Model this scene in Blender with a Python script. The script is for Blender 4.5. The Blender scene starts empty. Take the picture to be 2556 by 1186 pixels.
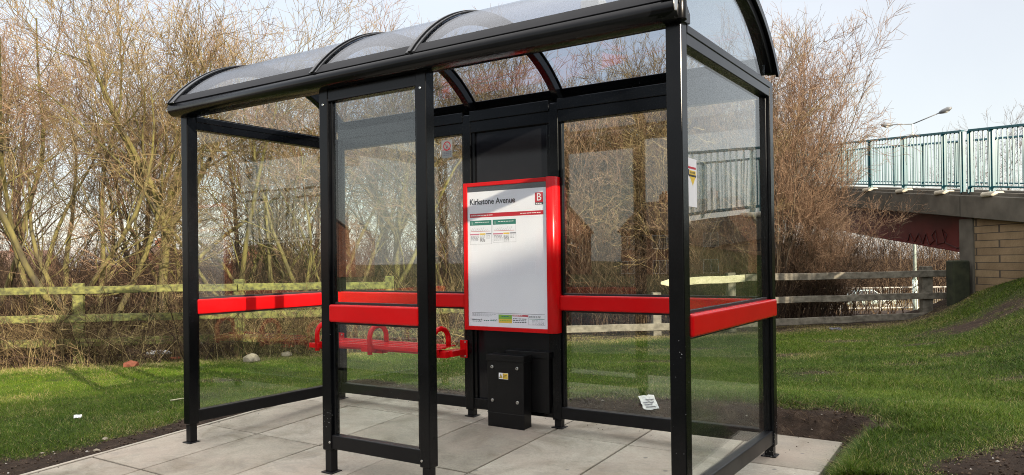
import bpy, bmesh, math, random
import numpy as np
from mathutils import Vector, Matrix

random.seed(7)
rng = np.random.default_rng(11)
SC = bpy.context.scene
COL = SC.collection

# ------------------------------------------------------------------ camera frame (solved from the photograph)
CAM = Vector((5.0865, -3.3720, 1.2151))
RX, UX, FX = Vector((0.83310698, 0.55297028, -0.01251491)), Vector((0.01311705, 0.00286792, 0.99990985)), Vector((-0.55295632, 0.83319604, 0.00486406))
FPX = 1904.787
def cw(lat, dep, z=0.0):
    """metres to the right of / ahead of the camera on the ground plan -> world"""
    return Vector((CAM.x + lat * 0.8331 - dep * 0.5530, CAM.y + lat * 0.5530 + dep * 0.8332, z))
def ld(x, y):
    dx, dy = x - CAM.x, y - CAM.y
    return dx * 0.8331 + dy * 0.5530, -dx * 0.5530 + dy * 0.8332
YAW = math.atan2(0.5530, 0.8331)          # rotation that turns +X into the camera's right
X2, X3, X4, D = 1.4661, 2.2612, 3.7768, 1.4905

# ------------------------------------------------------------------ helpers
def tag(o, label=None, cat=None, group=None, kind=None):
    if label: o['label'] = label
    if cat: o['category'] = cat
    if group: o['group'] = group
    if kind: o['kind'] = kind
    return o

def empty(name, loc=(0, 0, 0), rz=0.0, label=None, cat=None, group=None):
    o = bpy.data.objects.new(name, None)
    o.empty_display_size = 0.2
    COL.objects.link(o)
    o.location = loc
    o.rotation_euler = (0, 0, rz)
    return tag(o, label, cat, group)

def copy_tree(o, parent=None):
    c = o.copy(); COL.objects.link(c)
    if parent: c.parent = parent
    for ch in [q for q in bpy.data.objects if q.parent == o]:
        copy_tree(ch, c)
    return c

class MB:
    """collects boxes, prisms and tubes in one mesh; several materials allowed"""
    def __init__(self): self.v = []; self.f = []; self.m = []; self.s = []
    def add(self, vs, fs, m=0, smooth=False):
        b = len(self.v); self.v += [tuple(v) for v in vs]
        for f in fs: self.f.append([i + b for i in f]); self.m.append(m); self.s.append(smooth)
        return self
    def box(self, x0, x1, y0, y1, z0, z1, m=0, mat=None):
        vs = [(x, y, z) for x in (x0, x1) for y in (y0, y1) for z in (z0, z1)]
        if mat is not None: vs = [mat @ Vector(v) for v in vs]
        return self.add(vs, [(0, 1, 3, 2), (4, 6, 7, 5), (0, 4, 5, 1), (2, 3, 7, 6), (0, 2, 6, 4), (1, 5, 7, 3)], m)
    def bar(self, a, b, w, h, m=0, up=(0, 0, 1)):
        a, b = Vector(a), Vector(b); d = (b - a).normalized(); up = Vector(up)
        s = d.cross(up)
        if s.length < 1e-4: s = d.cross(Vector((0, 1, 0)))
        s.normalize(); u = s.cross(d)
        vs = [p + s * i * w / 2 + u * j * h / 2 for p in (a, b) for i, j in ((-1, -1), (1, -1), (1, 1), (-1, 1))]
        return self.add(vs, [(0, 3, 2, 1), (4, 5, 6, 7), (0, 1, 5, 4), (1, 2, 6, 5), (2, 3, 7, 6), (3, 0, 4, 7)], m)
    def tube(self, pts, r, n=12, m=0, caps=True):
        pts = [Vector(p) for p in pts]; rs = r if isinstance(r, (list, tuple)) else [r] * len(pts)
        ref = None; vs = []
        for i, p in enumerate(pts):
            t = (pts[min(i + 1, len(pts) - 1)] - pts[max(i - 1, 0)]).normalized()
            if ref is None: ref = t.orthogonal().normalized()
            ref = (ref - t * ref.dot(t)).normalized(); q = t.cross(ref)
            vs += [p + (ref * math.cos(2 * math.pi * k / n) + q * math.sin(2 * math.pi * k / n)) * rs[i] for k in range(n)]
        fs = [(i * n + k, i * n + (k + 1) % n, (i + 1) * n + (k + 1) % n, (i + 1) * n + k) for i in range(len(pts) - 1) for k in range(n)]
        self.add(vs, fs, m, True)
        if caps:
            b = len(self.v) - len(vs)
            for ring in (range(n - 1, -1, -1), range((len(pts) - 1) * n, len(pts) * n)):
                self.f.append([b + i for i in ring]); self.m.append(m); self.s.append(False)
        return self
    def prism(self, poly, axis, a, b, m=0, smooth=False):
        """closed polygon extruded along an axis; poly gives the two other coordinates in xyz order"""
        def P(p, c): 
            q = list(p); q.insert('xyz'.index(axis), c); return tuple(q)
        n = len(poly); vs = [P(p, a) for p in poly] + [P(p, b) for p in poly]
        self.add(vs, [tuple(range(n)), tuple(range(2 * n - 1, n - 1, -1))], m)
        b0 = len(self.v) - 2 * n
        for i in range(n):
            self.f.append([b0 + i, b0 + n + i, b0 + n + (i + 1) % n, b0 + (i + 1) % n]); self.m.append(m); self.s.append(smooth)
        return self
    def build(self, name, mats, parent=None, bevel=0.0, seg=2, loc=None, auto=False):
        me = bpy.data.meshes.new(name); me.from_pydata(self.v, [], self.f)
        bm = bmesh.new(); bm.from_mesh(me)
        bm.faces.ensure_lookup_table()
        for i, f in enumerate(bm.faces): f.material_index = self.m[i]; f.smooth = self.s[i]
        bmesh.ops.recalc_face_normals(bm, faces=bm.faces)
        bm.to_mesh(me); bm.free()
        for mt in (mats if isinstance(mats, (list, tuple)) else [mats]): me.materials.append(mt)
        o = bpy.data.objects.new(name, me); COL.objects.link(o)
        if parent: o.parent = parent
        if loc is not None: o.location = loc
        if bevel:
            md = o.modifiers.new('bevel', 'BEVEL'); md.width = bevel; md.segments = seg; md.limit_method = 'ANGLE'; md.angle_limit = math.radians(40)
        return o

def text_into(mb, body, size, mat4, m, align='LEFT', ext=0.0004, bold=0.0):
    cu = bpy.data.curves.new('lettering', 'FONT'); cu.body = body; cu.size = size; cu.align_x = align; cu.extrude = ext; cu.resolution_u = 3; cu.offset = bold
    ob = bpy.data.objects.new('lettering', cu); COL.objects.link(ob)
    dg = bpy.context.evaluated_depsgraph_get(); dg.update()
    me = bpy.data.meshes.new_from_object(ob.evaluated_get(dg))
    mb.add([mat4 @ v.co for v in me.vertices], [tuple(p.vertices) for p in me.polygons], m)
    bpy.data.objects.remove(ob); bpy.data.meshes.remove(me); bpy.data.curves.remove(cu)

# ------------------------------------------------------------------ materials
def mat_new(name):
    m = bpy.data.materials.new(name); m.use_nodes = True
    nt = m.node_tree; b = nt.nodes['Principled BSDF']
    return m, nt, b
def N(nt, typ, **kw):
    n = nt.nodes.new(typ)
    for k, v in kw.items(): setattr(n, k, v)
    return n
def ramp(nt, fac, stops):
    r = N(nt, 'ShaderNodeValToRGB'); e = r.color_ramp.elements
    while len(e) < len(stops): e.new(0.5)
    for q, (pos, c) in zip(e, stops): q.position = pos; q.color = (*c, 1)
    nt.links.new(fac, r.inputs[0]); return r.outputs[0]
def noise(nt, scale, detail=4.0, rough=0.55, coord='Object', dist=0.0, stretch=None):
    tc = N(nt, 'ShaderNodeTexCoord'); out = tc.outputs[coord]
    if stretch:
        mp = N(nt, 'ShaderNodeMapping'); mp.inputs['Scale'].default_value = stretch; nt.links.new(out, mp.inputs[0]); out = mp.outputs[0]
    n = N(nt, 'ShaderNodeTexNoise'); n.inputs['Scale'].default_value = scale; n.inputs['Detail'].default_value = detail
    n.inputs['Roughness'].default_value = rough; n.inputs['Distortion'].default_value = dist
    nt.links.new(out, n.inputs['Vector']); return n.outputs['Fac']
def bump(nt, b, h, strength=0.3, dist=0.01):
    bp = N(nt, 'ShaderNodeBump'); bp.inputs['Strength'].default_value = strength; bp.inputs['Distance'].default_value = dist
    nt.links.new(h, bp.inputs['Height']); nt.links.new(bp.outputs[0], b.inputs['Normal'])
def mixc(nt, fac, a, b_):
    mx = N(nt, 'ShaderNodeMix', data_type='RGBA')
    for s, v in ((mx.inputs[0], fac), (mx.inputs[6], a), (mx.inputs[7], b_)):
        if hasattr(v, 'is_linked') or hasattr(v, 'links'): nt.links.new(v, s)
        elif isinstance(v, (int, float)): s.default_value = v
        else: s.default_value = (*v, 1)
    return mx.outputs[2]

def simple(name, c, rough=0.5, metal=0.0, c2=None, scale=6.0, bumps=0.0, bscale=60.0, coat=0.0, stretch=None, spread=(0.35, 0.65)):
    m, nt, b = mat_new(name)
    b.inputs['Roughness'].default_value = rough; b.inputs['Metallic'].default_value = metal
    if coat: b.inputs['Coat Weight'].default_value = coat; b.inputs['Coat Roughness'].default_value = 0.12
    if c2 is None: b.inputs['Base Color'].default_value = (*c, 1)
    else: nt.links.new(ramp(nt, noise(nt, scale, stretch=stretch), [(spread[0], c), (spread[1], c2)]), b.inputs['Base Color'])
    if bumps: bump(nt, b, noise(nt, bscale, 3, stretch=stretch), bumps, 0.004)
    return m

def painted(name, c, rough=0.28, specks=(0.3, 0.3, 0.3), amount=0.83):
    """gloss paint on extruded metal with faint dust, small chips and slightly uneven gloss"""
    m, nt, b = mat_new(name)
    dust = noise(nt, 3.0, 5, 0.65)
    base = ramp(nt, dust, [(0.45, c), (0.95, tuple(min(1, q * 1.15 + 0.004) for q in c))])
    v = noise(nt, 95.0, 1.0)
    gate = noise(nt, 2.2, 2.0)
    mu = N(nt, 'ShaderNodeMath', operation='MULTIPLY'); nt.links.new(v, mu.inputs[0]); nt.links.new(gate, mu.inputs[1])
    chip = ramp(nt, mu.outputs[0], [(amount * 0.62, (0, 0, 0)), (amount * 0.62 + 0.015, (1, 1, 1))])
    nt.links.new(mixc(nt, chip, base, specks), b.inputs['Base Color'])
    r = N(nt, 'ShaderNodeMapRange'); r.inputs['To Min'].default_value = rough * 0.75; r.inputs['To Max'].default_value = rough * 1.5
    nt.links.new(noise(nt, 7.0, 5, 0.6), r.inputs[0]); nt.links.new(r.outputs[0], b.inputs['Roughness'])
    b.inputs['Specular IOR Level'].default_value = 0.25
    bump(nt, b, noise(nt, 240.0, 2), 0.04, 0.002)
    return m

def glass(name, tint, f0=0.042, rough=0.005, dirt=0.0, gain=0.85, dirtc=(0.5, 0.5, 0.47)):
    """pane: tinted see-through plus a mirror layer that strengthens towards grazing angles (Schlick), with faint dust"""
    m, nt, b = mat_new(name); nt.nodes.remove(b)
    out = nt.nodes['Material Output']
    g = N(nt, 'ShaderNodeNewGeometry')
    dot = N(nt, 'ShaderNodeVectorMath', operation='DOT_PRODUCT'); nt.links.new(g.outputs['Normal'], dot.inputs[0]); nt.links.new(g.outputs['Incoming'], dot.inputs[1])
    a = N(nt, 'ShaderNodeMath', operation='ABSOLUTE'); nt.links.new(dot.outputs['Value'], a.inputs[0])
    s = N(nt, 'ShaderNodeMath', operation='SUBTRACT'); s.inputs[0].default_value = 1.0; nt.links.new(a.outputs[0], s.inputs[1])
    pw = N(nt, 'ShaderNodeMath', operation='POWER'); nt.links.new(s.outputs[0], pw.inputs[0]); pw.inputs[1].default_value = 5.0
    ma = N(nt, 'ShaderNodeMath', operation='MULTIPLY_ADD', use_clamp=True); nt.links.new(pw.outputs[0], ma.inputs[0]); ma.inputs[1].default_value = (1 - f0) * gain; ma.inputs[2].default_value = f0
    tr = N(nt, 'ShaderNodeBsdfTransparent'); tr.inputs[0].default_value = (*tint, 1)
    gl = N(nt, 'ShaderNodeBsdfGlossy'); gl.inputs['Roughness'].default_value = rough; gl.inputs[0].default_value = (1, 1, 1, 1)
    mx = N(nt, 'ShaderNodeMixShader'); nt.links.new(ma.outputs[0], mx.inputs[0]); nt.links.new(tr.outputs[0], mx.inputs[1]); nt.links.new(gl.outputs[0], mx.inputs[2])
    last = mx.outputs[0]
    bp = N(nt, 'ShaderNodeBump'); bp.inputs['Strength'].default_value = 0.03; bp.inputs['Distance'].default_value = 0.02
    nt.links.new(noise(nt, 1.6, 1), bp.inputs['Height']); nt.links.new(bp.outputs[0], gl.inputs['Normal'])
    if dirt:
        df = N(nt, 'ShaderNodeBsdfDiffuse'); df.inputs[0].default_value = (*dirtc, 1)
        mr = N(nt, 'ShaderNodeMapRange'); mr.inputs['From Min'].default_value = 0.35; mr.inputs['From Max'].default_value = 0.9; mr.inputs['To Max'].default_value = dirt
        nt.links.new(noise(nt, 3.5, 8, 0.7), mr.inputs[0])
        m2 = N(nt, 'ShaderNodeMixShader'); nt.links.new(mr.outputs[0], m2.inputs[0]); nt.links.new(last, m2.inputs[1]); nt.links.new(df.outputs[0], m2.inputs[2]); last = m2.outputs[0]
    nt.links.new(last, out.inputs[0])
    return m

M = {}
M['black'] = painted('black_gloss_paint', (0.0022, 0.0026, 0.0034), 0.19)
M['black_dirty'] = painted('splashed_black_paint', (0.004, 0.004, 0.005), 0.3, specks=(0.22, 0.21, 0.20), amount=0.80)
M['black_trim'] = simple('satin_black_trim', (0.004, 0.0045, 0.006), 0.42, c2=(0.007, 0.0075, 0.009), scale=4)
M['black_trim'].node_tree.nodes['Principled BSDF'].inputs['Specular IOR Level'].default_value = 0.06
M['black_panel'] = painted('black_panel_paint', (0.009, 0.009, 0.011), 0.07, amount=0.9)
M['black_box'] = painted('black_cabinet_paint', (0.004, 0.004, 0.0045), 0.32)
def worn_red(name):
    m = painted(name, (0.56, 0.004, 0.006), 0.2, specks=(0.32, 0.05, 0.045), amount=0.86); nt = m.node_tree; b = nt.nodes['Principled BSDF']
    src = b.inputs['Base Color'].links[0].from_socket
    fade = ramp(nt, noise(nt, 4.5, 7, 0.7, stretch=(0.5, 0.5, 1.6)), [(0.42, (0, 0, 0)), (0.75, (0.45, 0.45, 0.45))])
    c = mixc(nt, fade, src, (0.40, 0.010, 0.010))
    scr = ramp(nt, noise(nt, 26, 3, 0.8, dist=2.0, stretch=(0.25, 0.25, 3.0)), [(0.70, (0, 0, 0)), (0.76, (0.5, 0.5, 0.5))])
    nt.links.new(mixc(nt, scr, c, (0.30, 0.035, 0.03)), b.inputs['Base Color']); return m
M['rubber'] = simple('black_rubber', (0.01, 0.01, 0.01), 0.7)
M['red'] = painted('red_gloss_paint', (0.56, 0.004, 0.006), 0.2, specks=(0.4, 0.02, 0.02), amount=0.92)
M['red'] = worn_red('red_gloss_paint')
M['glass'] = glass('clear_pane', (0.965, 0.988, 0.975), 0.060, dirt=0.006)
M['roof_glass'] = glass('tinted_roof_sheet', (0.69, 0.72, 0.765), 0.05, 0.02, dirt=0.010, gain=0.40, dirtc=(0.30, 0.31, 0.32))
M['acrylic'] = glass('poster_cover_sheet', (0.98, 0.983, 0.988), 0.02, 0.01, gain=0.6)
M['steel'] = simple('bare_steel', (0.55, 0.55, 0.53), 0.28, 1.0)
M['paper'] = simple('poster_paper', (0.83, 0.84, 0.88), 0.55, c2=(0.86, 0.87, 0.90), scale=3)
M['ink'] = simple('dark_ink', (0.02, 0.022, 0.03), 0.6)
M['ink_grey'] = simple('grey_ink', (0.22, 0.22, 0.26), 0.6)
M['ink_red'] = simple('red_ink', (0.50, 0.015, 0.03), 0.6)
M['ink_green'] = simple('teal_ink', (0.03, 0.20, 0.15), 0.6)
M['ink_lime'] = simple('lime_ink', (0.22, 0.45, 0.05), 0.6)
M['ink_yellow'] = simple('yellow_ink', (0.75, 0.52, 0.05), 0.6)
M['ink_pink'] = simple('pink_ink', (0.60, 0.22, 0.30), 0.6)
M['ink_white'] = simple('white_ink', (0.8, 0.8, 0.8), 0.6)
M['dark_strip'] = simple('dark_backing', (0.05, 0.055, 0.065), 0.3)
M['sticker'] = simple('grey_film', (0.36, 0.38, 0.36), 0.5)
M['lamp_white'] = simple('white_plastic_housing', (0.5, 0.48, 0.42), 0.45)

# concrete flags
def m_paving():
    m, nt, b = mat_new('concrete_flags')
    at = N(nt, 'ShaderNodeAttribute', attribute_name='tone')
    base = ramp(nt, at.outputs['Fac'], [(0.0, (0.215, 0.196, 0.155)), (0.5, (0.290, 0.267, 0.214)), (1.0, (0.370, 0.348, 0.290))])
    st = ramp(nt, noise(nt, 2.3, 8, 0.66, dist=0.6), [(0.32, (0.52, 0.48, 0.41)), (0.48, (0.92, 0.91, 0.89)), (0.68, (1.22, 1.22, 1.21))])
    mu = N(nt, 'ShaderNodeMix', data_type='RGBA', blend_type='MULTIPLY'); mu.inputs[0].default_value = 0.9
    nt.links.new(base, mu.inputs[6]); nt.links.new(st, mu.inputs[7])
    sp = ramp(nt, noise(nt, 62, 6, 0.85), [(0.30, (0.62, 0.61, 0.59)), (0.5, (1, 1, 1)), (0.70, (1.28, 1.28, 1.27))])
    m2 = N(nt, 'ShaderNodeMix', data_type='RGBA', blend_type='MULTIPLY'); m2.inputs[0].default_value = 0.8
    nt.links.new(mu.outputs[2], m2.inputs[6]); nt.links.new(sp, m2.inputs[7])
    pk = ramp(nt, noise(nt, 1.1, 4, 0.6), [(0.42, (0, 0, 0)), (0.72, (0.7, 0.7, 0.7))])
    c3 = mixc(nt, pk, m2.outputs[2], (0.30, 0.235, 0.185))
    dk = ramp(nt, noise(nt, 17, 6, 0.75, dist=1.2, stretch=(1, 2.2, 1)), [(0.62, (0, 0, 0)), (0.74, (0.65, 0.65, 0.65))])
    wl = ramp(nt, noise(nt, 5.5, 7, 0.7, dist=0.8, stretch=(1.0, 1.5, 1)), [(0.50, (0, 0, 0)), (0.70, (0.5, 0.5, 0.5))])
    c3 = mixc(nt, wl, c3, (0.19, 0.172, 0.145))
    c4 = mixc(nt, dk, c3, (0.095, 0.08, 0.064))
    vo = N(nt, 'ShaderNodeTexVoronoi'); vo.inputs['Scale'].default_value = 4.2; tcv = N(nt, 'ShaderNodeTexCoord'); nt.links.new(tcv.outputs['Object'], vo.inputs['Vector'])
    gum = ramp(nt, vo.outputs['Distance'], [(0.045, (0.75, 0.75, 0.75)), (0.075, (0, 0, 0))])
    c4 = mixc(nt, gum, c4, (0.12, 0.112, 0.10))
    nt.links.new(c4, b.inputs['Base Color']); b.inputs['Roughness'].default_value = 0.88
    bump(nt, b, noise(nt, 130, 5, 0.7), 0.35, 0.004)
    return m
M['paving'] = m_paving()

def m_ground():
    m, nt, b = mat_new('turf_and_soil')
    at = N(nt, 'ShaderNodeAttribute', attribute_name='soil')
    grass = ramp(nt, noise(nt, 1.7, 6, 0.6), [(0.3, (0.024, 0.028, 0.009)), (0.55, (0.040, 0.050, 0.012)), (0.75, (0.085, 0.080, 0.028))])
    soil = ramp(nt, noise(nt, 9, 8, 0.7), [(0.3, (0.016, 0.011, 0.008)), (0.55, (0.042, 0.028, 0.019)), (0.8, (0.12, 0.086, 0.060))])
    pale = ramp(nt, noise(nt, 70, 3, 0.6), [(0.66, (0, 0, 0)), (0.74, (0.5, 0.5, 0.5))])
    soil = mixc(nt, pale, soil, (0.2, 0.17, 0.14))
    ad = N(nt, 'ShaderNodeMath', operation='ADD'); nt.links.new(at.outputs['Fac'], ad.inputs[0])
    ns = N(nt, 'ShaderNodeMath', operation='MULTIPLY_ADD'); nt.links.new(noise(nt, 6, 6, 0.65), ns.inputs[0]); ns.inputs[1].default_value = 1.0; ns.inputs[2].default_value = -0.5
    nt.links.new(ns.outputs[0], ad.inputs[1])
    fac = ramp(nt, ad.outputs[0], [(0.35, (0, 0, 0)), (0.6, (1, 1, 1))])
    nt.links.new(mixc(nt, fac, grass, soil), b.inputs['Base Color']); b.inputs['Roughness'].default_value = 0.95
    b.inputs['Specular IOR Level'].default_value = 0.15
    bump(nt, b, noise(nt, 38, 8, 0.75), 0.9, 0.03)
    return m
M['ground'] = m_ground()

def m_attr(name, stops, rough=0.6, attr='tone', transl=0.0):
    m, nt, b = mat_new(name)
    at = N(nt, 'ShaderNodeAttribute', attribute_name=attr)
    nt.links.new(ramp(nt, at.outputs['Fac'], stops), b.inputs['Base Color']); b.inputs['Roughness'].default_value = rough
    b.inputs['Specular IOR Level'].default_value = 0.08
    return m
M['grass'] = m_attr('grass_blades', [(0.0, (0.024, 0.050, 0.005)), (0.35, (0.050, 0.092, 0.007)), (0.65, (0.096, 0.145, 0.010)), (0.86, (0.18, 0.19, 0.022)), (0.93, (0.30, 0.24, 0.11)), (1.0, (0.40, 0.32, 0.18))], 0.55)
M['bark_moss'] = simple('mossy_bark', (0.055, 0.045, 0.028), 0.9, c2=(0.17, 0.15, 0.045), scale=5, bumps=0.7, bscale=45, stretch=(1, 1, 0.3), spread=(0.34, 0.60))
M['bark_dark'] = simple('dark_bark', (0.040, 0.030, 0.022), 0.9, c2=(0.115, 0.085, 0.05), scale=6, bumps=0.7, bscale=50, stretch=(1, 1, 0.3))
M['twig_olive'] = m_attr('olive_brown_twigs', [(0.0, (0.075, 0.050, 0.028)), (0.5, (0.185, 0.135, 0.068)), (1.0, (0.36, 0.285, 0.140))], 0.75)
M['twig_red'] = m_attr('reddish_twigs', [(0.0, (0.075, 0.045, 0.031)), (0.5, (0.195, 0.122, 0.078)), (1.0, (0.36, 0.255, 0.165))], 0.7)
M['twig_dark'] = m_attr('dark_brown_twigs', [(0.0, (0.026, 0.018, 0.014)), (0.5, (0.075, 0.050, 0.034)), (1.0, (0.17, 0.118, 0.072))], 0.8)
M['fence_moss'] = simple('mossy_timber', (0.048, 0.050, 0.019), 0.85, c2=(0.175, 0.178, 0.046), scale=6, bumps=0.5, bscale=30, stretch=(0.35, 3, 3))
M['fence_grey'] = simple('weathered_timber', (0.085, 0.075, 0.055), 0.85, c2=(0.19, 0.172, 0.132), scale=4, bumps=0.5, bscale=30, stretch=(0.35, 3, 3))
M['fence_fresh'] = simple('split_pale_timber', (0.38, 0.36, 0.22), 0.8, c2=(0.50, 0.47, 0.32), scale=5, bumps=0.6, bscale=26, stretch=(0.35, 3, 3))
M['teal'] = simple('teal_railing_paint', (0.010, 0.088, 0.115), 0.35, c2=(0.018, 0.115, 0.14), scale=5)
M['concrete'] = simple('stained_concrete', (0.056, 0.050, 0.037), 0.9, c2=(0.125, 0.112, 0.088), scale=2.2, bumps=0.3, bscale=40, spread=(0.3, 0.7))
M['plinth'] = simple('pale_mortar', (0.42, 0.39, 0.30), 0.9, c2=(0.52, 0.48, 0.38), scale=9)
M['girder'] = simple('oxide_red_girder', (0.085, 0.011, 0.010), 0.55, c2=(0.13, 0.018, 0.015), scale=2.5)
M['scrawl'] = simple('black_spray_paint', (0.05, 0.014, 0.012), 0.5)
M['galv'] = simple('pale_galvanised_steel', (0.33, 0.32, 0.28), 0.5, c2=(0.43, 0.41, 0.36), scale=4)
M['lamp_post'] = simple('mint_lamp_post', (0.42, 0.52, 0.46), 0.5, c2=(0.5, 0.58, 0.52), scale=5)
M['lamp_head'] = simple('grey_lamp_head', (0.12, 0.13, 0.14), 0.4)
M['lamp_lens'] = simple('clear_lamp_bowl', (0.5, 0.52, 0.5), 0.15)
M['asphalt'] = simple('asphalt', (0.042, 0.042, 0.045), 0.9, c2=(0.06, 0.06, 0.06), scale=3, bumps=0.3, bscale=90)
M['tyre'] = simple('tyre_rubber', (0.015, 0.015, 0.016), 0.8)
M['car_mint'] = simple('pale_mint_car_paint', (0.40, 0.50, 0.46), 0.25, coat=0.6)
M['car_red'] = simple('red_car_paint', (0.45, 0.015, 0.012), 0.25, coat=0.6)
M['car_glass'] = simple('dark_car_glass', (0.02, 0.025, 0.028), 0.06)
M['hubcap'] = simple('silver_hubcap', (0.62, 0.62, 0.60), 0.35, 0.6)
M['litter_white'] = simple('crumpled_paper', (0.66, 0.66, 0.62), 0.6, c2=(0.5, 0.52, 0.52), scale=14)
M['litter_red'] = simple('red_plastic', (0.45, 0.02, 0.02), 0.4)
M['litter_yellow'] = simple('yellow_plastic', (0.55, 0.42, 0.06), 0.5)
M['bag_black'] = simple('dark_plastic_sack', (0.02, 0.021, 0.03), 0.25, c2=(0.035, 0.036, 0.05), scale=6, bumps=0.6, bscale=14)
M['brick_lump'] = simple('broken_brick', (0.28, 0.075, 0.035), 0.9, c2=(0.36, 0.12, 0.06), scale=12, bumps=0.5, bscale=40)
M['stone'] = simple('pale_rubble', (0.20, 0.17, 0.12), 0.9, c2=(0.31, 0.265, 0.195), scale=10, bumps=0.5, bscale=30)

def m_brick(name, c1, c2, mortar, bw, bh, coord='Object', sx=1.0):
    m, nt, b = mat_new(name)
    tc = N(nt, 'ShaderNodeTexCoord'); sep = N(nt, 'ShaderNodeSeparateXYZ'); nt.links.new(tc.outputs[coord], sep.inputs[0])
    ad = N(nt, 'ShaderNodeMath', operation='ADD'); nt.links.new(sep.outputs[0], ad.inputs[0]); nt.links.new(sep.outputs[1], ad.inputs[1])
    cb = N(nt, 'ShaderNodeCombineXYZ'); nt.links.new(ad.outputs[0], cb.inputs[0]); nt.links.new(sep.outputs[2], cb.inputs[1])
    br = N(nt, 'ShaderNodeTexBrick'); nt.links.new(cb.outputs[0], br.inputs['Vector'])
    br.inputs['Scale'].default_value = 1.0; br.inputs['Brick Width'].default_value = bw; br.inputs['Row Height'].default_value = bh; br.inputs['Mortar Size'].default_value = bh * 0.06; br.inputs['Mortar Smooth'].default_value = 0.2
    br.inputs['Color1'].default_value = (*c1, 1); br.inputs['Color2'].default_value = (*c2, 1); br.inputs['Mortar'].default_value = (*mortar, 1)
    dk = ramp(nt, noise(nt, 1.4, 6, 0.65), [(0.3, (0.62, 0.60, 0.56)), (0.6, (1, 1, 1)), (0.8, (1.12, 1.1, 1.05))])
    mu = N(nt, 'ShaderNodeMix', data_type='RGBA', blend_type='MULTIPLY'); mu.inputs[0].default_value = 1.0
    nt.links.new(br.outputs['Color'], mu.inputs[6]); nt.links.new(dk, mu.inputs[7])
    nt.links.new(mu.outputs[2], b.inputs['Base Color']); b.inputs['Roughness'].default_value = 0.9
    iv = N(nt, 'ShaderNodeMath', operation='MULTIPLY_ADD'); nt.links.new(br.outputs['Fac'], iv.inputs[0]); iv.inputs[1].default_value = -1.0; nt.links.new(noise(nt, 30, 5), iv.inputs[2])
    bump(nt, b, iv.outputs[0], 0.5, 0.012)
    return m
M['buff_brick'] = m_brick('buff_block_wall', (0.215, 0.150, 0.082), (0.29, 0.21, 0.118), (0.07, 0.054, 0.038), 0.37, 0.132)
M['red_brick'] = m_brick('red_brick_wall', (0.26, 0.085, 0.045), (0.34, 0.13, 0.07), (0.3, 0.26, 0.22), 0.22, 0.075)
M['roof_tile'] = simple('brown_roof_tile', (0.09, 0.055, 0.042), 0.85, c2=(0.14, 0.085, 0.06), scale=4)
M['upvc'] = simple('white_window_frame', (0.7, 0.7, 0.7), 0.4)
M['window_glass'] = simple('dark_window_glass', (0.03, 0.035, 0.04), 0.05)

# ------------------------------------------------------------------ ground
def slab_z(x, y): return -0.0098 - 0.0047 * x + 0.0588 * (y - D)
SX0, SX1, SY0, SY1 = -0.36, 4.12, -2.6, 1.97
def sstep(a, b, x):
    t = np.clip((x - a) / (b - a), 0, 1); return t * t * (3 - 2 * t)
def vnoise(x, y, s, seed=0):
    """cheap smooth noise from a few sines"""
    o = 0
    for k in range(5):
        a = seed * 1.7 + k * 2.39; f = s * (0.7 + 0.37 * k)
        o = o + np.sin(f * (x * math.cos(a) + y * math.sin(a)) + 3.1 * k + seed) * np.sin(f * 0.83 * (y * math.cos(a) - x * math.sin(a)) + 1.3 * k)
    return o / 3.0
def ground_z(x, y):
    x = np.asarray(x, float); y = np.asarray(y, float)
    dx, dy = x - CAM.x, y - CAM.y
    lat = dx * 0.8331 + dy * 0.5530; dep = -dx * 0.5530 + dy * 0.8332
    base = -0.029 + 0.0228 * np.clip(lat, -14, 9) - 0.0237 * (np.clip(dep, -2, 15.5) - 5.5)
    w = np.maximum(0, lat - 6.2 + (14 - np.clip(dep, 2, 18)) * 0.35)
    q = 0.057 * np.minimum(w, 6) ** 3
    emb = 1.5 * (1 - np.exp(-q / 1.5)) * (1 - sstep(15.0, 17.5, dep))
    far = -0.068 * np.maximum(0, np.minimum(dep, 60) - 15.8)
    h = base + emb + far
    h = h + 0.018 * vnoise(x, y, 1.3, 1) + 0.008 * vnoise(x, y, 4.1, 2)
    sz = -0.0098 - 0.0047 * x + 0.0588 * (y - D)
    # distance outside the paving rectangle
    ex = np.maximum(np.maximum(SX0 - x, x - SX1), 0); ey = np.maximum(np.maximum(SY0 - y, y - SY1), 0)
    d = np.hypot(ex, ey)
    k = sstep(0.0, 1.3, d)
    near = np.where(y > SY1 - 0.02, sz + 0.0, sz - 0.012)
    # raised turf bank behind and to the right of the paving
    right = sstep(1.2, 3.0, x)
    bank = (0.115 * sstep(0.04, 0.20, d)) * right
    h = near * (1 - k) + h * k + bank * (1 - sstep(0.6, 2.2, d)) * np.where(x > 4.1, np.where(y < 1.0, 0.3, 1.0), 1.0)
    kr = sstep(-2.9, -5.0, y) * (1 - sstep(7.5, 10.5, x)); h = h * (1 - kr) - 0.36 * kr
    inside = (d <= 0.0)
    return np.where(inside, sz - 0.06, h)
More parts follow.
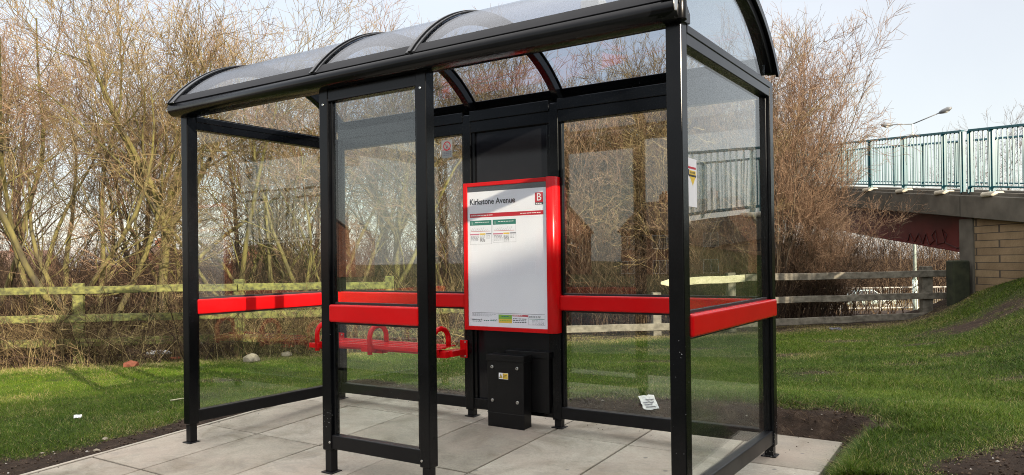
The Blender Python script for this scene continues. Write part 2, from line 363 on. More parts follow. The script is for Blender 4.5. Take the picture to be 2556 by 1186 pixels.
def soil_f(x, y):
    x = np.asarray(x, float); y = np.asarray(y, float)
    dx, dy = x - CAM.x, y - CAM.y
    lat = dx * 0.8331 + dy * 0.5530; dep = -dx * 0.5530 + dy * 0.8332
    ex = np.maximum(np.maximum(SX0 - x, x - SX1), 0); ey = np.maximum(np.maximum(SY0 - y, y - SY1), 0)
    d = np.hypot(ex, ey)
    nz = vnoise(x, y, 3.0, 5)
    wdt = 0.16 + 0.05 * nz + (0.13 + 0.16 * sstep(-0.35, -1.1, y) + 0.05 * vnoise(x, y, 6.5, 17)) * (x < 0)
    wdt = np.where((x > SX1) & (y < SY1 - .05), 0.02 + .03 * nz, wdt + 0.10 * sstep(2.8, 3.4, x) * (y > SY1))
    s = 1 - sstep(wdt - 0.10, wdt + 0.22, d + 0.05 * vnoise(x, y, 11.0, 8))
    s = np.maximum(s, 0.75 * (1 - sstep(0.1, 0.45, np.abs(y - 2.9 - 0.1 * nz))) * sstep(-0.5, 0.3, x) * (1 - sstep(1.8, 2.6, x)))     # worn strip behind the shelter
    # trampled soil at the lower right and a bare scar on the embankment
    s = np.maximum(s, sstep(0.0, 0.45, 4.42 - dep + 0.14 * nz) * sstep(1.9, 2.3, lat))
    s = np.maximum(s, np.clip((0.85 + 0.5 * vnoise(x, y, 4.5, 14)), 0, 1) * np.exp(-(((lat - 7.0) / 1.4) ** 2 + ((dep - 11.2 + 0.1 * (lat - 7)) / 0.9) ** 2) * 1.1))
    for (a, b, ra, rb) in ((5.3, 9.0, .5, .25), (3.2, 8.0, .35, .22), (4.6, 7.0, .3, .2), (-3.6, 9.2, .5, .2), (5.6, 10.4, .6, .22), (2.7, 11.0, .7, .25), (3.9, 5.9, .14, .09), (3.5, 9.8, .5, .2), (2.55, 6.6, .3, .12), (4.4, 8.4, .45, .16), (6.0, 8.0, .5, .2), (3.0, 5.6, .2, .1), (4.9, 11.2, .5, .2), (1.8, 9.5, .5, .2), (2.2, 5.4, .25, .1)):
        s = np.maximum(s, 0.7 * np.exp(-(((lat - a) / ra) ** 2 + ((dep - b) / rb) ** 2)))
    s = np.maximum(s, 0.7 * sstep(12.0, 13.2, dep - 0.12 * lat + 0.3 * nz))
    s = np.maximum(s, sstep(13.5, 15, dep))
    return s

def build_ground():
    # graded grid in the camera's ground plan, fine close by
    def axis(segs):
        out = []
        for a, b, st in segs: out += list(np.arange(a, b, st))
        return np.array(out + [segs[-1][1]])
    us = axis([(-400, -60, 40), (-60, -16, 4), (-16, -6, 0.5), (-6, 9, 0.07), (9, 16, 0.5), (16, 60, 4), (60, 400, 40)])
    vs = axis([(-300, -30, 30), (-30, -4, 2), (-4, 3, 0.35), (3, 10, 0.07), (10, 17, 0.14), (17, 40, 1.0), (40, 100, 6), (100, 1500, 140)])
    A, B = np.meshgrid(us, vs)
    X = CAM.x + A * 0.8331 - B * 0.5530; Y = CAM.y + A * 0.5530 + B * 0.8332
    Z = ground_z(X, Y); S = soil_f(X, Y)
    n, mcol = X.shape
    me = bpy.data.meshes.new('ground')
    idx = np.arange(n * mcol).reshape(n, mcol)
    q = np.stack([idx[:-1, :-1], idx[:-1, 1:], idx[1:, 1:], idx[1:, :-1]], -1).reshape(-1, 4)
    me.vertices.add(n * mcol); me.vertices.foreach_set('co', np.stack([X, Y, Z], -1).ravel().astype(np.float32))
    me.loops.add(q.size); me.loops.foreach_set('vertex_index', q.ravel().astype(np.int32))
    me.polygons.add(len(q)); me.polygons.foreach_set('loop_start', np.arange(0, q.size, 4, dtype=np.int32))
    me.polygons.foreach_set('use_smooth', np.ones(len(q), bool))
    me.update(); me.validate()
    at = me.attributes.new('soil', 'FLOAT', 'POINT'); at.data.foreach_set('value', S.ravel().astype(np.float32))
    me.materials.append(M['ground'])
    o = bpy.data.objects.new('ground', me); COL.objects.link(o); tag(o, 'grassy verge rising to an embankment on the right', None, None, 'structure')
    return o
build_ground()

def gz(x, y): return float(ground_z(x, y))
def gp(lat, dep, dz=0.0):
    p = cw(lat, dep); return Vector((p.x, p.y, gz(p.x, p.y) + dz))

# --- concrete flags
def build_paving():
    xs = [-0.335, 0.27, 0.94, 1.60, 2.26, 2.89, 3.54, 4.12]
    ys = [-2.6, -1.48, -0.55, 0.37, 1.31, 1.97]
    mb = MB(); tones = []; r = random.Random(4)
    for j in range(len(ys) - 1):
        for i in range(len(xs) - 1):
            if j == 1 and i % 2 == 0: pass
            g = 0.0065
            x0, x1, y0, y1 = xs[i] + g, xs[i + 1] - g, ys[j] + g, ys[j + 1] - g
            dz = [r.uniform(-0.002, 0.002) for _ in range(4)]
            sh = r.uniform(-0.012, 0.012) if 0 < i else 0
            c = [(x0, y0), (x1, y0), (x1, y1), (x0, y1)]
            top = [(a, b, slab_z(a, b) + dz[k]) for k, (a, b) in enumerate(c)]
            bot = [(a, b, slab_z(a, b) - 0.05) for (a, b) in c]
            mb.add(bot + top, [(3, 2, 1, 0), (4, 5, 6, 7), (0, 1, 5, 4), (1, 2, 6, 5), (2, 3, 7, 6), (3, 0, 4, 7)])
            tones += [r.uniform(0.05, 0.95)] * 8
    # narrow edging strip on the left
    y0, y1 = -2.6, 1.97
    c = [(-0.375, y0), (-0.341, y0), (-0.341, y1), (-0.375, y1)]
    mb.add([(a, b, slab_z(a, b) - 0.08) for a, b in c] + [(a, b, slab_z(a, b) + 0.004) for a, b in c], [(3, 2, 1, 0), (4, 5, 6, 7), (0, 1, 5, 4), (1, 2, 6, 5), (2, 3, 7, 6), (3, 0, 4, 7)])
    tones += [0.9] * 8
    o = mb.build('paving', M['paving'], bevel=0.003, seg=1)
    at = o.data.attributes.new('tone', 'FLOAT', 'POINT'); at.data.foreach_set('value', np.array(tones, np.float32))
    tag(o, 'pale concrete flagstones under the bus shelter', kind='structure')
    sb = MB().box(-0.34, 4.11, -2.6, 1.96, 0, 1)
    sb.v = [(x, y, slab_z(x, y) - (0.055 if z == 0 else 0.011)) for x, y, z in sb.v]
    o2 = sb.build('path_bedding', simple('jointing_sand', (0.030, 0.024, 0.018), 0.95)); tag(o2, kind='structure')
build_paving()

# --- road and pavement on the camera's side
def strip(name, y0, y1, dz, mat, x0=-120, x1=120, n=48):
    mb = MB()
    xs = np.linspace(x0, x1, n)
    for a, b in zip(xs[:-1], xs[1:]):
        z = -0.32
        mb.add([(a, y0, z + dz), (b, y0, z + dz), (b, y1, z + dz), (a, y1, z + dz)], [(0, 1, 2, 3)])
    o = mb.build(name, mat); tag(o, kind='structure'); return o

# ------------------------------------------------------------------ bus shelter
SH = empty('bus_shelter', (0, 0, 0), 0, 'black framed glass bus shelter with barrel roof and red crash rails', 'bus shelter')
BK, RD, GL = M['black'], M['red'], M['glass']
ZB0, ZB1, ZR0, ZR1 = 0.048, 0.135, 0.841, 0.95       # base rail, red rail
ZBM = 2.215                                           # underside of beams / top of panes
H = 0.038
def post(x, y, ztop, flanges=()):
    mb = MB().box(x - H, x + H, y - H, y + H, ZB0 - 0.012, ztop)
    for (fx, fy) in flanges:                          # glazing channels on the sides that hold a pane
        cx, cy_ = x + fx * (H + 0.011), y + fy * (H + 0.011)
        wx, wy = (0.012, 0.019) if fx else (0.019, 0.012)
        mb.box(cx - wx, cx + wx, cy_ - wy, cy_ + wy, ZB1 - 0.02, ztop - 0.1)
    p = mb.build('post', BK, SH, 0.006, 3)
    zf = slab_z(x, y)
    f = MB().box(x - 0.027, x + 0.027, y - 0.027, y + 0.027, zf - 0.02, ZB0 + 0.03)
    f.box(x - 0.046, x + 0.046, y - 0.046, y + 0.046, zf - 0.002, zf + 0.006)
    f.build('foot', M['black_dirty'], p, 0.002, 1)
    return p
zt = 2.30
post(0, 0, zt, [(0, 1)]); post(X2, 0, zt + .02, [(1, 0)]); post(X3, 0, zt + .02, [(-1, 0)]); post(X4, 0, zt + .02, [(0, 1)])
post(0, D, 2.30, [(1, 0), (0, -1)]); post(X2, D, 2.36, [(-1, 0), (1, 0)]); post(X3, D, 2.36, [(-1, 0), (1, 0)]); post(X4, D, 2.30, [(-1, 0), (0, -1)])

def pane(name, a, b, z0, z1, t=0.010, mat=None):
    (xa, ya), (xb, yb) = a, b
    mb = MB()
    if abs(xb - xa) > abs(yb - ya): mb.box(xa, xb, ya - t / 2, ya + t / 2, z0, z1)
    else: mb.box(xa - t / 2, xa + t / 2, ya, yb, z0, z1)
    return mb.build(name, mat or GL, SH)
def hbar(name, a, b, z0, z1, t, mat, bev=0.006, off=0.0):
    (xa, ya), (xb, yb) = a, b
    mb = MB()
    if abs(xb - xa) > abs(yb - ya): mb.box(xa, xb, ya - t + off, ya + t + off, z0, z1)
    else: mb.box(xa - t + off, xa + t + off, ya, yb, z0, z1)
    return mb.build(name, mat, SH, bev, 3)
G = H - 0.004
bays = [((G, D), (X2 - G, D)), ((X3 + G, D), (X4 - G, D)), ((0, G), (0, D - G)), ((X4, G), (X4, D - G)), ((X2 + G, 0), (X3 - G, 0))]
for k, (a, b) in enumerate(bays):
    front = k == 4
    ztop = 2.235 if not front else 2.235
    pane('upper_pane', a, b, ZR1 - 0.02, ztop)
    pane('lower_pane', a, b, ZB1 - 0.02, ZR0 + 0.02)
    hbar('base_rail', a, b, ZB0, ZB1, 0.030, M['black_dirty'])
    # raised glazing lip along the top of the base rail
    if k == 3:
        MB().box(X4 - 0.036, X4 + 0.05, 0.041, D + 0.026, ZR0, ZR1).build('crash_rail', RD, SH, 0.014, 4)
    else:
        hbar('crash_rail', (a[0] + (0.0 if a[1] == b[1] else 0), a[1]), b, ZR0, ZR1, 0.044, RD, 0.012)
    hbar('rubber_seal', a, b, ZR1 - 0.004, ZR1 + 0.014, 0.012, M['rubber'], 0.002)
    hbar('rubber_seal', a, b, ZR0 - 0.014, ZR0 + 0.004, 0.012, M['rubber'], 0.002)
# beams
def back_beam(x0, x1):
    mb = MB().box(x0, x1, D - 0.036, D + 0.036, ZBM, 2.305).box(x0, x1, D - 0.046, D + 0.05, 2.302, 2.385)
    mb.build('back_beam', BK, SH, 0.005, 2)
back_beam(H - .002, X2 - H + .002); back_beam(X2 + H - .002, X3 - H + .002); back_beam(X3 + H - .002, X4 - H + .002)
for x, s in ((0, -1), (X4, 1)):
    mb = MB().box(x - 0.036, x + 0.036, H - .002, D - H + .002, ZBM - 0.01, 2.262)
    mb.box(x - 0.041, x + 0.041, H - .002, D - H + .002, 2.259, 2.30)
    mb.build('end_beam', BK, SH, 0.004, 2)
mb = MB().box(X2 + H - .002, X3 - H + .002, -0.034, 0.034, 2.215, 2.29)
mb.build('front_beam', BK, SH, 0.005, 2)
# eaves: bull-nosed gutter and sloping trim
XL, XR = -0.055, 3.83
pr = []
c0 = (-0.082, 2.342)
for k in range(13):
    a = math.radians(80 + k * 15); pr.append((c0[0] + 0.052 * math.cos(a), c0[1] + 0.052 * math.sin(a)))
pr += [(-0.02, 2.292), (0.045, 2.298), (0.045, 2.345), (-0.02, 2.40)]
MB().prism(pr, 'x', XL, XR, 0, True).build('eaves_gutter', BK, SH, 0.002, 1)
AY, AR, AZ = 0.745, 1.096, 2.79 - 1.096               # roof arc: centre y, radius, centre z
def arc_pt(y, dr=0.0):
    th = math.asin(max(-1, min(1, (y - AY) / AR))); return (AY + (AR + dr) * math.sin(th), AZ + (AR + dr) * math.cos(th))
def arc_sheet(x0, x1, ya, yb, r0, r1, n=90):
    """curved sheet whose two faces shade smoothly and whose edges stay sharp"""
    mb = MB()
    O = [arc_pt(ya + (yb - ya) * i / n, r1) for i in range(n + 1)]; I = [arc_pt(ya + (yb - ya) * i / n, r0) for i in range(n + 1)]
    for L in (O, I): mb.add([(x, *p) for x in (x0, x1) for p in L], [(i, i + 1, n + 2 + i, n + 1 + i) for i in range(n)], 0, True)
    for x in (x0, x1): mb.add([(x, *p) for p in O] + [(x, *p) for p in I], [(i, i + 1, n + 2 + i, n + 1 + i) for i in range(n)])
    for i in (0, n): mb.add([(x0, *O[i]), (x1, *O[i]), (x1, *I[i]), (x0, *I[i])], [(0, 1, 2, 3)])
    return mb
def arc_band(x0, x1, ya, yb, r0, r1, n=40):
    out = [arc_pt(ya + (yb - ya) * i / n, r1) for i in range(n + 1)]; inn = [arc_pt(ya + (yb - ya) * i / n, r0) for i in range(n + 1)]
    mb = MB(); vs = []
    for x in (x0, x1):
        vs += [(x, *p) for p in out] + [(x, *p) for p in inn]
    m = n + 1; fs = []
    for i in range(n):
        fs += [(i, i + 1, 2 * m + i + 1, 2 * m + i), (m + i, 3 * m + i, 3 * m + i + 1, m + i + 1), (i, m + i, m + i + 1, i + 1), (2 * m + i, 2 * m + i + 1, 3 * m + i + 1, 3 * m + i)]
    fs += [(0, 2 * m, 3 * m, m), (n, m + n, 3 * m + n, 2 * m + n)]
    mb.add(vs, fs, 0, False)
    return mb
YA, YB = -0.115, 1.60
bayx = [(0.0, X2), (X2, X3), (X3, X4)]
for a, b in bayx:
    arc_sheet(a + 0.004, b - 0.004, YA + 0.02, YB - 0.01, -0.003, 0.003).build('roof_sheet', M['roof_glass'], SH)
for x in (X2, X3):
    mb = arc_band(x - 0.027, x + 0.027, -0.085, 1.575, -0.066, -0.0045); r_ = mb.build('roof_rib', BK, SH, 0.004, 2)
    mb = arc_band(x - 0.036, x + 0.036, YA, YB, 0.0045, 0.016); mb.build('rib_cover', BK, r_, 0.004, 2)
    mb = arc_band(x - 0.010, x + 0.010, YA, YB, 0.0155, 0.024); mb.build('rib_ridge', BK, r_, 0.002, 1)
for x, s in ((0.0, -1), (X4, 1)):
    mb = arc_band(x - 0.034, x + 0.034, -0.085, 1.575, -0.072, -0.0045); r_ = mb.build('roof_rib', BK, SH, 0.005, 2)
    mb = arc_band(x - 0.03 + s * 0.012, x + 0.03 + s * 0.012, YA - 0.005, YB + 0.01, 0.0045, 0.02); mb.build('rib_cover', BK, r_, 0.005, 2)
    mb = arc_band(x + s * 0.040, x + s * 0.058, YA - 0.005, YB + 0.012, -0.022, 0.026); mb.build('rib_lip', BK, r_, 0.003, 2)
    # gable light
    n = 30; poly = []
    for i in range(n + 1):
        y = -0.02 + (1.53) * i / n; q = arc_pt(y, -0.05); poly.append((q[0], max(q[1], 2.300)))
    poly = [(poly[0][0], 2.295)] + poly + [(poly[-1][0], 2.295)]
    MB().prism(poly, 'x', x - 0.004, x + 0.004).build('gable_pane', GL, SH)
    # filler strips that hold the gable light on the beam
    MB().box(x - 0.014, x + 0.014, 0.0, D, 2.2985, 2.312).build('glazing_bead', BK, SH)
# sloping eaves trim front and back gutter lip
arc_band(XL + 0.004, XR - 0.004, -0.118, -0.066, 0.0045, 0.012, 8).build('eaves_trim', M['black_trim'], SH, 0.002, 1)
arc_band(XL + 0.004, XR - 0.004, 1.515, 1.60, -0.012, -0.0045, 8).build('rear_trim', BK, SH, 0.002, 1)
# front corner end cap on the right, with its bare bracket
mb = MB()
pts = [(X4 + 0.034, -0.115)] + [(X4 + 0.044 + 0.034 * math.sin(math.radians(a)), -0.07 - 0.034 * math.cos(math.radians(a))) for a in range(0, 181, 15)] + [(X4 + 0.034, -0.03)]
mb.prism(pts, 'z', 2.29, 2.415, 0, True); mb.build('corner_cap', BK, SH, 0.004, 2)
mb = MB()
pl = [(-0.150 + 0.033 * math.cos(math.radians(a)) * 0.8, 2.385 + 0.075 * math.sin(math.radians(a))) for a in range(0, 360, 20)]
mb.prism(pl, 'x', XR + 0.001, XR + 0.006); mb.build('end_bracket', M['steel'], SH, 0.001, 1)
# roof light and junction box
rl = MB().box(2.745, 3.185, 0.66, 0.84, 2.592, 2.665).box(2.765, 3.165, 0.68, 0.82, 2.572, 2.594).box(2.90, 3.03, 0.70, 0.80, 2.66, 2.775)
rl.build('roof_light', M['lamp_white'], SH, 0.008, 2)
MB().box(-0.03, 0.07, 1.30, 1.40, 2.09, 2.215).build('junction_box', M['black_box'], SH, 0.004, 2)
# solid black back panel
bp = MB().box(X2 + H - .002, X3 - H + .002, D - 0.006, D + 0.006, ZB1 - 0.01, 2.23).build('back_panel', M['black_panel'], SH)
MB().box(X2 + H - .001, X3 - H + .001, D - 0.03, D + 0.03, ZB0, ZB1).build('base_rail', BK, SH, 0.006, 3)
for x0, x1 in ((X2 + H - .003, X2 + H + 0.03), (X3 - H - 0.03, X3 - H + .003)):
    MB().box(x0, x1, D - 0.022, D + 0.022, ZB1 - 0.002, 2.22).build('panel_frame', BK, SH, 0.003, 2)
# bolts near the post heads and base rails
for (x, y, z) in ((X3 - 0.02, -0.0395, 0.075), (X2 + 0.028, -0.0395, 0.09), (X3, -0.0395, 2.2), (X2 - .0, -0.0395, 2.2)):
    MB().tube([(x, y + 0.004, z), (x, y - 0.004, z)], 0.007, 10).build('bolt', M['steel'], SH)

# ------------------------------------------------------------------ perch seat on the back wall
PS = empty('perch_seat', (0.7, 1.3, 0.5), 0, 'red perforated perch seat with three hoop armrests between the rear posts', 'seat')
def local(o, root):
    o.parent = root; o.matrix_parent_inverse = Matrix.Translation(-Vector(root.location)); return o
sx0, sx1 = 0.06, 1.36
for k in range(4):
    y0 = 1.185 + 0.0585 * k; zz = 0.522 + 0.005 * k
    mb = MB().box(sx0, sx1, y0, y0 + 0.0565, zz, zz + 0.010)
    mb.box(sx0, sx1, y0, y0 + 0.006, zz - 0.022, zz + 0.002) if k == 0 else None
    local(mb.build('seat_slat', RD, None, 0.003, 2), PS)
local(MB().box(sx0, sx1, 1.255, 1.295, 0.475, 0.519).build('support_beam', RD, None, 0.006, 2), PS)
for x in (0.055, 0.675, 1.335):
    pts = [(x, 1.165, 0.455), (x, 1.165, 0.60)]
    for a in range(180, -1, -20):
        pts.append((x, 1.262 + 0.097 * math.cos(math.radians(a)), 0.60 + 0.085 * math.sin(math.radians(a))))
    pts += [(x, 1.36, 0.54)]
    local(MB().tube(pts, 0.0205, 16).build('armrest', RD), PS)
    mb = MB().box(x - 0.085, x + 0.022, 1.150, 1.215, 0.478, 0.519).box(x - 0.03, x + 0.075, 1.225, 1.30, 0.462, 0.512)
    local(mb.build('armrest_bracket', RD, None, 0.004, 2), PS)
for x in (0.055, 1.425):
    mb = MB().box(x - 0.035, x + 0.035, 1.435, 1.449, 0.445, 0.585)
    mb.box(x - 0.02 - (0.06 if x > 1 else 0), x + 0.02, 1.27, 1.436, 0.47, 0.515)
    w = local(mb.build('wall_bracket', RD, None, 0.003, 2), PS)
    for dz in (0.46, 0.57): local(MB().tube([(x + 0.02, 1.437, dz), (x + 0.02, 1.429, dz)], 0.007, 8).build('bolt', M['steel']), PS)

# ------------------------------------------------------------------ timetable case
TC = empty('timetable_case', (1.89, 1.45, 0.67), 0, 'red framed timetable case headed Kirkstone Avenue on the black back panel', 'notice case')
CX0, CX1, CZ0, CZ1, CYF = 1.482, 2.300, 0.675, 1.812, 1.378
local(MB().box(CX0 + 0.004, CX1 - 0.05, CYF + 0.012, 1.482, CZ0 + 0.004, CZ1 - 0.004).build('case_body', RD, None, 0.004, 2), TC)
mb = MB().box(CX0, CX0 + 0.034, CYF, CYF + 0.03, CZ0, CZ1); mb.box(CX0 + 0.033, 2.236, CYF + 0.001, CYF + 0.03, CZ1 - 0.030, CZ1 - 0.0005); mb.box(CX0 + 0.033, 2.236, CYF + 0.001, CYF + 0.03, CZ0 + 0.0005, CZ0 + 0.030)
local(mb.build('frame', RD, None, 0.003, 2), TC)
pl = [(2.2355, 1.482), (2.2355, CYF - 0.002)] + [(2.243 + 0.057 * math.sin(math.radians(a)), 1.436 - 0.060 * math.cos(math.radians(a))) for a in range(0, 91, 9)] + [(2.300, 1.482)]
local(MB().prism(pl, 'z', CZ0, CZ1 + 0.003, 0, True).build('side_rail', RD, None, 0.002, 1), TC)
PX0, PX1, PZ0, PZ1 = CX0 + 0.035, 2.2345, CZ0 + 0.031, CZ1 - 0.031
YP = CYF + 0.0105
mats = [M['paper'], M['ink'], M['ink_grey'], M['ink_red'], M['ink_green'], M['ink_lime'], M['ink_yellow'], M['ink_pink'], M['ink_white'], M['dark_strip']]
ps = MB().box(PX0, PX1, YP, YP + 0.001, PZ0, PZ1 - 0.040, 0)
ps.box(PX0, PX1, YP + 0.0002, YP + 0.001, PZ1 - 0.0398, PZ1, 9)
W_, H_ = PX1 - PX0, PZ1 - PZ0
def pr_rect(u0, u1, v0, v1, m, k=1):                   # fractions of the sheet, v down from the top
    ps.box(PX0 + u0 * W_, PX0 + u1 * W_, YP - 0.0004 * k, YP + 0.0004, PZ1 - v1 * H_, PZ1 - v0 * H_, m)
def pr_text(u, v, body, size, m, k=2, align='LEFT', sx=1.0, bold=0.0):
    T = Matrix.Translation((PX0 + u * W_, YP - 0.0004 * k, PZ1 - v * H_)) @ Matrix.Rotation(math.radians(90), 4, 'X') @ Matrix.Diagonal((sx, 1, 1, 1))
    text_into(ps, body, size, T, m, align, bold=bold)
pr_text(0.03, 0.128, 'Kirkstone Avenue', 0.062, 1, 2, sx=0.93, bold=0.0012)
pr_rect(0.862, 0.958, 0.070, 0.138, 3); pr_rect(0.862, 0.958, 0.1385, 0.154, 9)
pr_text(0.910, 0.126, 'B', 0.078, 8, 3, 'CENTER')
pr_rect(0.03, 0.962, 0.193, 0.222, 3)
r2 = random.Random(3)
def fine(u0, u1, v, m=2, h=0.0030, k=1):
    u = u0
    while u < u1 - 0.008:
        w = r2.uniform(0.012, 0.03); pr_rect(u, min(u + w, u1), v, v + h, m, k); u += w + 0.006
fine(0.872, 0.95, 0.144, 8, 0.006, 3); fine(0.045, 0.33, 0.205, 8, 0.005, 2); fine(0.68, 0.94, 0.205, 8, 0.005, 2)
for (u0, u1, vb) in ((0.03, 0.315, 0.412), (0.332, 0.625, 0.402)):
    pr_rect(u0, u1, 0.243, 0.278, 4); fine(u0 + 0.07, u1 - 0.03, 0.255, 8, 0.004, 2)
    pr_text(u0 + 0.02, 0.272, '1', 0.028, 8, 2)
    for a, b, c, d_ in ((u0, u1, vb, vb + 0.0012), (u0, u0 + 0.002, 0.278, vb), (u1 - 0.002, u1, 0.278, vb)): pr_rect(a, b, c, d_, 2)
    pr_rect(u0 + 0.012, u1 - 0.02, 0.320, 0.3225, 3)
    for q in range(9):
        uu = u0 + 0.015 + q * (u1 - u0 - 0.06) / 9
        x0_, z0_ = PX0 + uu * W_, PZ1 - 0.318 * H_
        ps.bar((x0_, YP - 0.0003, z0_), (x0_ + 0.016, YP - 0.0003, z0_ + r2.uniform(0.012, 0.028)), 0.0006, 0.0016, 2, up=(0, 1, 0))
    w3 = (u1 - u0)
    pr_rect(u0 + 0.003, u0 + 0.44 * w3, 0.338, 0.347, 7); pr_rect(u0 + 0.46 * w3, u0 + 0.72 * w3, 0.336, 0.346, 6); pr_rect(u0 + 0.74 * w3, u1 - 0.003, 0.336, 0.344, 2)
    for q in range(6):
        v = 0.353 + q * 0.0082
        if q < 5: fine(u0 + 0.012, u0 + 0.42 * w3, v, 2)
        fine(u0 + 0.47 * w3, u0 + 0.70 * w3, v, 1)
        if q < 3: fine(u0 + 0.76 * w3, u1 - 0.02, v, 2)
pr_rect(0.045, 0.962, 0.9015, 0.9035, 1)
for q in range(3): fine(0.05, 0.36 - 0.04 * q, 0.910 + 0.007 * q, 2, 0.0025)
pr_text(0.045, 0.957, 'nexus.org.uk', 0.019, 1, 2); fine(0.05, 0.18, 0.963, 4, 0.004)
fine(0.20, 0.27, 0.954, 4, 0.006); fine(0.285, 0.375, 0.954, 4, 0.006); fine(0.285, 0.375, 0.945, 2, 0.003)
pr_rect(0.392, 0.562, 0.912, 0.942, 5); pr_rect(0.392, 0.562, 0.942, 0.970, 6); fine(0.43, 0.53, 0.921, 4, 0.006, 2); fine(0.41, 0.545, 0.951, 5, 0.005, 2)
pr_rect(0.568, 0.762, 0.910, 0.921, 3); fine(0.58, 0.70, 0.913, 8, 0.004, 2)
for q in range(3): fine(0.575, 0.74, 0.935 + 0.012 * q, 1, 0.005)
pr_text(0.775, 0.927, '0191 20 20 747', 0.019, 1, 2, sx=0.82); pr_rect(0.775, 0.958, 0.934, 0.937, 4)
for q in range(4): fine(0.81, 0.95, 0.944 + 0.008 * q, 2, 0.0025)
for a, b, c, d_ in ((0.766, 0.768, 0.91, 0.975), (0.963, 0.965, 0.91, 0.975), (0.766, 0.965, 0.975, 0.9765)): pr_rect(a, b, c, d_, 2)
local(ps.build('timetable_sheet', mats), TC)
local(MB().box(PX0 - 0.004, PX1 + 0.004, CYF + 0.004, CYF + 0.007, PZ0 - 0.004, PZ1 + 0.004).build('cover_sheet', M['acrylic']), TC)

# ------------------------------------------------------------------ black cabinets standing against the panel
def cabinet(name, x0, x1, y0, y1, zt, label, front):
    zb = min(slab_z(x0, y0), slab_z(x1, y1))
    r = empty(name, ((x0 + x1) / 2, (y0 + y1) / 2, slab_z((x0 + x1) / 2, (y0 + y1) / 2)), 0, label, 'cabinet')
    mb = MB(); 
    local(MB().box(x0, x1, y0, y1, zb - 0.01 if front else 0.085, zt - 0.046).build('cabinet_body', M['black_box'], None, 0.004, 2), r)
    local(MB().box(x0 - 0.006, x1 + 0.006, y0 - 0.006, y1 + 0.006, zt - 0.048, zt).build('lid', M['black_box'], None, 0.003, 2), r)
    if front:
        local(MB().box(x0 - 0.003, x1 + 0.003, y0 - 0.0025, y0 + 0.01, zb + 0.10, zb + 0.104).build('door_seam', M['rubber']), r)
        for bx in (x0 + 0.045, x1 - 0.055):
            for bz in (0.415, 0.165):
                b = MB().tube([(bx, y0 + 0.002, bz), (bx, y0 - 0.008, bz)], [0.0135, 0.0105], 16)
                bo = local(b.build('bolt', M['steel']), r)
                hb = MB().tube([(bx, y0 - 0.0078, bz), (bx, y0 - 0.0088, bz)], 0.005, 6).build('socket', M['ink']); hb.parent = bo
        sx, sz = x0 + 0.105, 0.328
        st = MB().box(sx, sx + 0.083, y0 - 0.0016, y0 + 0.001, sz, sz + 0.046, 0)
        st.box(sx + 0.036, sx + 0.081, y0 - 0.0022, y0, sz + 0.002, sz + 0.044, 1)
        tri = [(sx + 0.004, sz + 0.007), (sx + 0.034, sz + 0.007), (sx + 0.019, sz + 0.041)]
        st.prism(tri, 'y', y0 - 0.0022, y0, 2)
        tri = [(sx + 0.009, sz + 0.0105), (sx + 0.029, sz + 0.0105), (sx + 0.019, sz + 0.034)]
        st.prism(tri, 'y', y0 - 0.0027, y0, 1)
        zig = [(sx + 0.020, sz + 0.030), (sx + 0.0165, sz + 0.020), (sx + 0.0195, sz + 0.020), (sx + 0.018, sz + 0.0125), (sx + 0.0225, sz + 0.022), (sx + 0.0195, sz + 0.022)]
        st.prism(zig, 'y', y0 - 0.0032, y0, 2)
        text_into(st, 'Danger', 0.0125, Matrix.Translation((sx + 0.0385, y0 - 0.0024, sz + 0.028)) @ Matrix.Rotation(math.radians(90), 4, 'X'), 2)
        for q in range(2): st.box(sx + 0.039, sx + 0.078, y0 - 0.0026, y0, sz + 0.010 + 0.008 * q, sz + 0.013 + 0.008 * q, 2)
        local(st.build('warning_sticker', [M['ink_white'], M['ink_yellow'], M['ink']]), r)
    return r
cabinet('feeder_cabinet', 1.742, 2.066, 1.312, 1.414, 0.508, 'squat black steel cabinet with four bolts and a yellow danger sticker', True)
cabinet('supply_cabinet', 1.845, 2.215, 1.424, 1.478, 0.532, 'plain black cabinet wedged behind the bolted cabinet', False)

# ------------------------------------------------------------------ signs on the panes
ns = empty('no_smoking_sign', (1.245, D - 0.006, 2.045), 0, 'grey no smoking sticker with a red circle on the rear pane', 'sign')
x0, x1, z0, z1, yy = 1.190, 1.299, 2.046, 2.190, D - 0.0075
mb = MB().box(x0, x1, yy, yy + 0.002, z0, z1, 0)
for q in range(3):
    fz = z0 + 0.018 + 0.013 * q; xa = x0 + 0.02
    for w in (0.016, 0.022, 0.012, 0.014): mb.box(xa, xa + w, yy - 0.0006, yy + 0.001, fz, fz + 0.006, 1); xa += w + 0.005
text_into(mb, 'NO SMOKING', 0.0145, Matrix.Translation((x0 + 0.007, yy - 0.0002, z0 + 0.060)) @ Matrix.Rotation(math.radians(90), 4, 'X'), 2)
local(mb.build('sticker_film', [M['sticker'], M['ink_grey'], M['ink_red']], None), ns)
mb = MB(); cx, cz = 1.247, 2.140
ring = []
for k in range(28):
    a0, a1 = 2 * math.pi * k / 28, 2 * math.pi * (k + 1) / 28
    mb.add([(cx + r_ * math.cos(a), yy - d_, cz + r_ * math.sin(a)) for d_ in (0.0008, -0.001) for r_, a in ((0.030, a0), (0.038, a0), (0.038, a1), (0.030, a1))], [(0, 3, 2, 1), (4, 5, 6, 7), (0, 1, 5, 4), (2, 3, 7, 6)], 0)
mb.bar((cx - 0.024, yy, cz + 0.024), (cx + 0.024, yy, cz - 0.024), 0.0018, 0.007, 0, up=(0, 1, 0))
mb.bar((cx - 0.012, yy - 0.0001, cz - 0.022), (cx + 0.010, yy - 0.0001, cz + 0.004), 0.0014, 0.007, 1, up=(0, 1, 0))
local(mb.build('prohibition_symbol', [M['ink_red'], M['ink']]), ns)
en = empty('fare_notice', (X4, 0.16, 1.455), 0, 'white notice with a yellow arrow on the right end pane', 'sign')
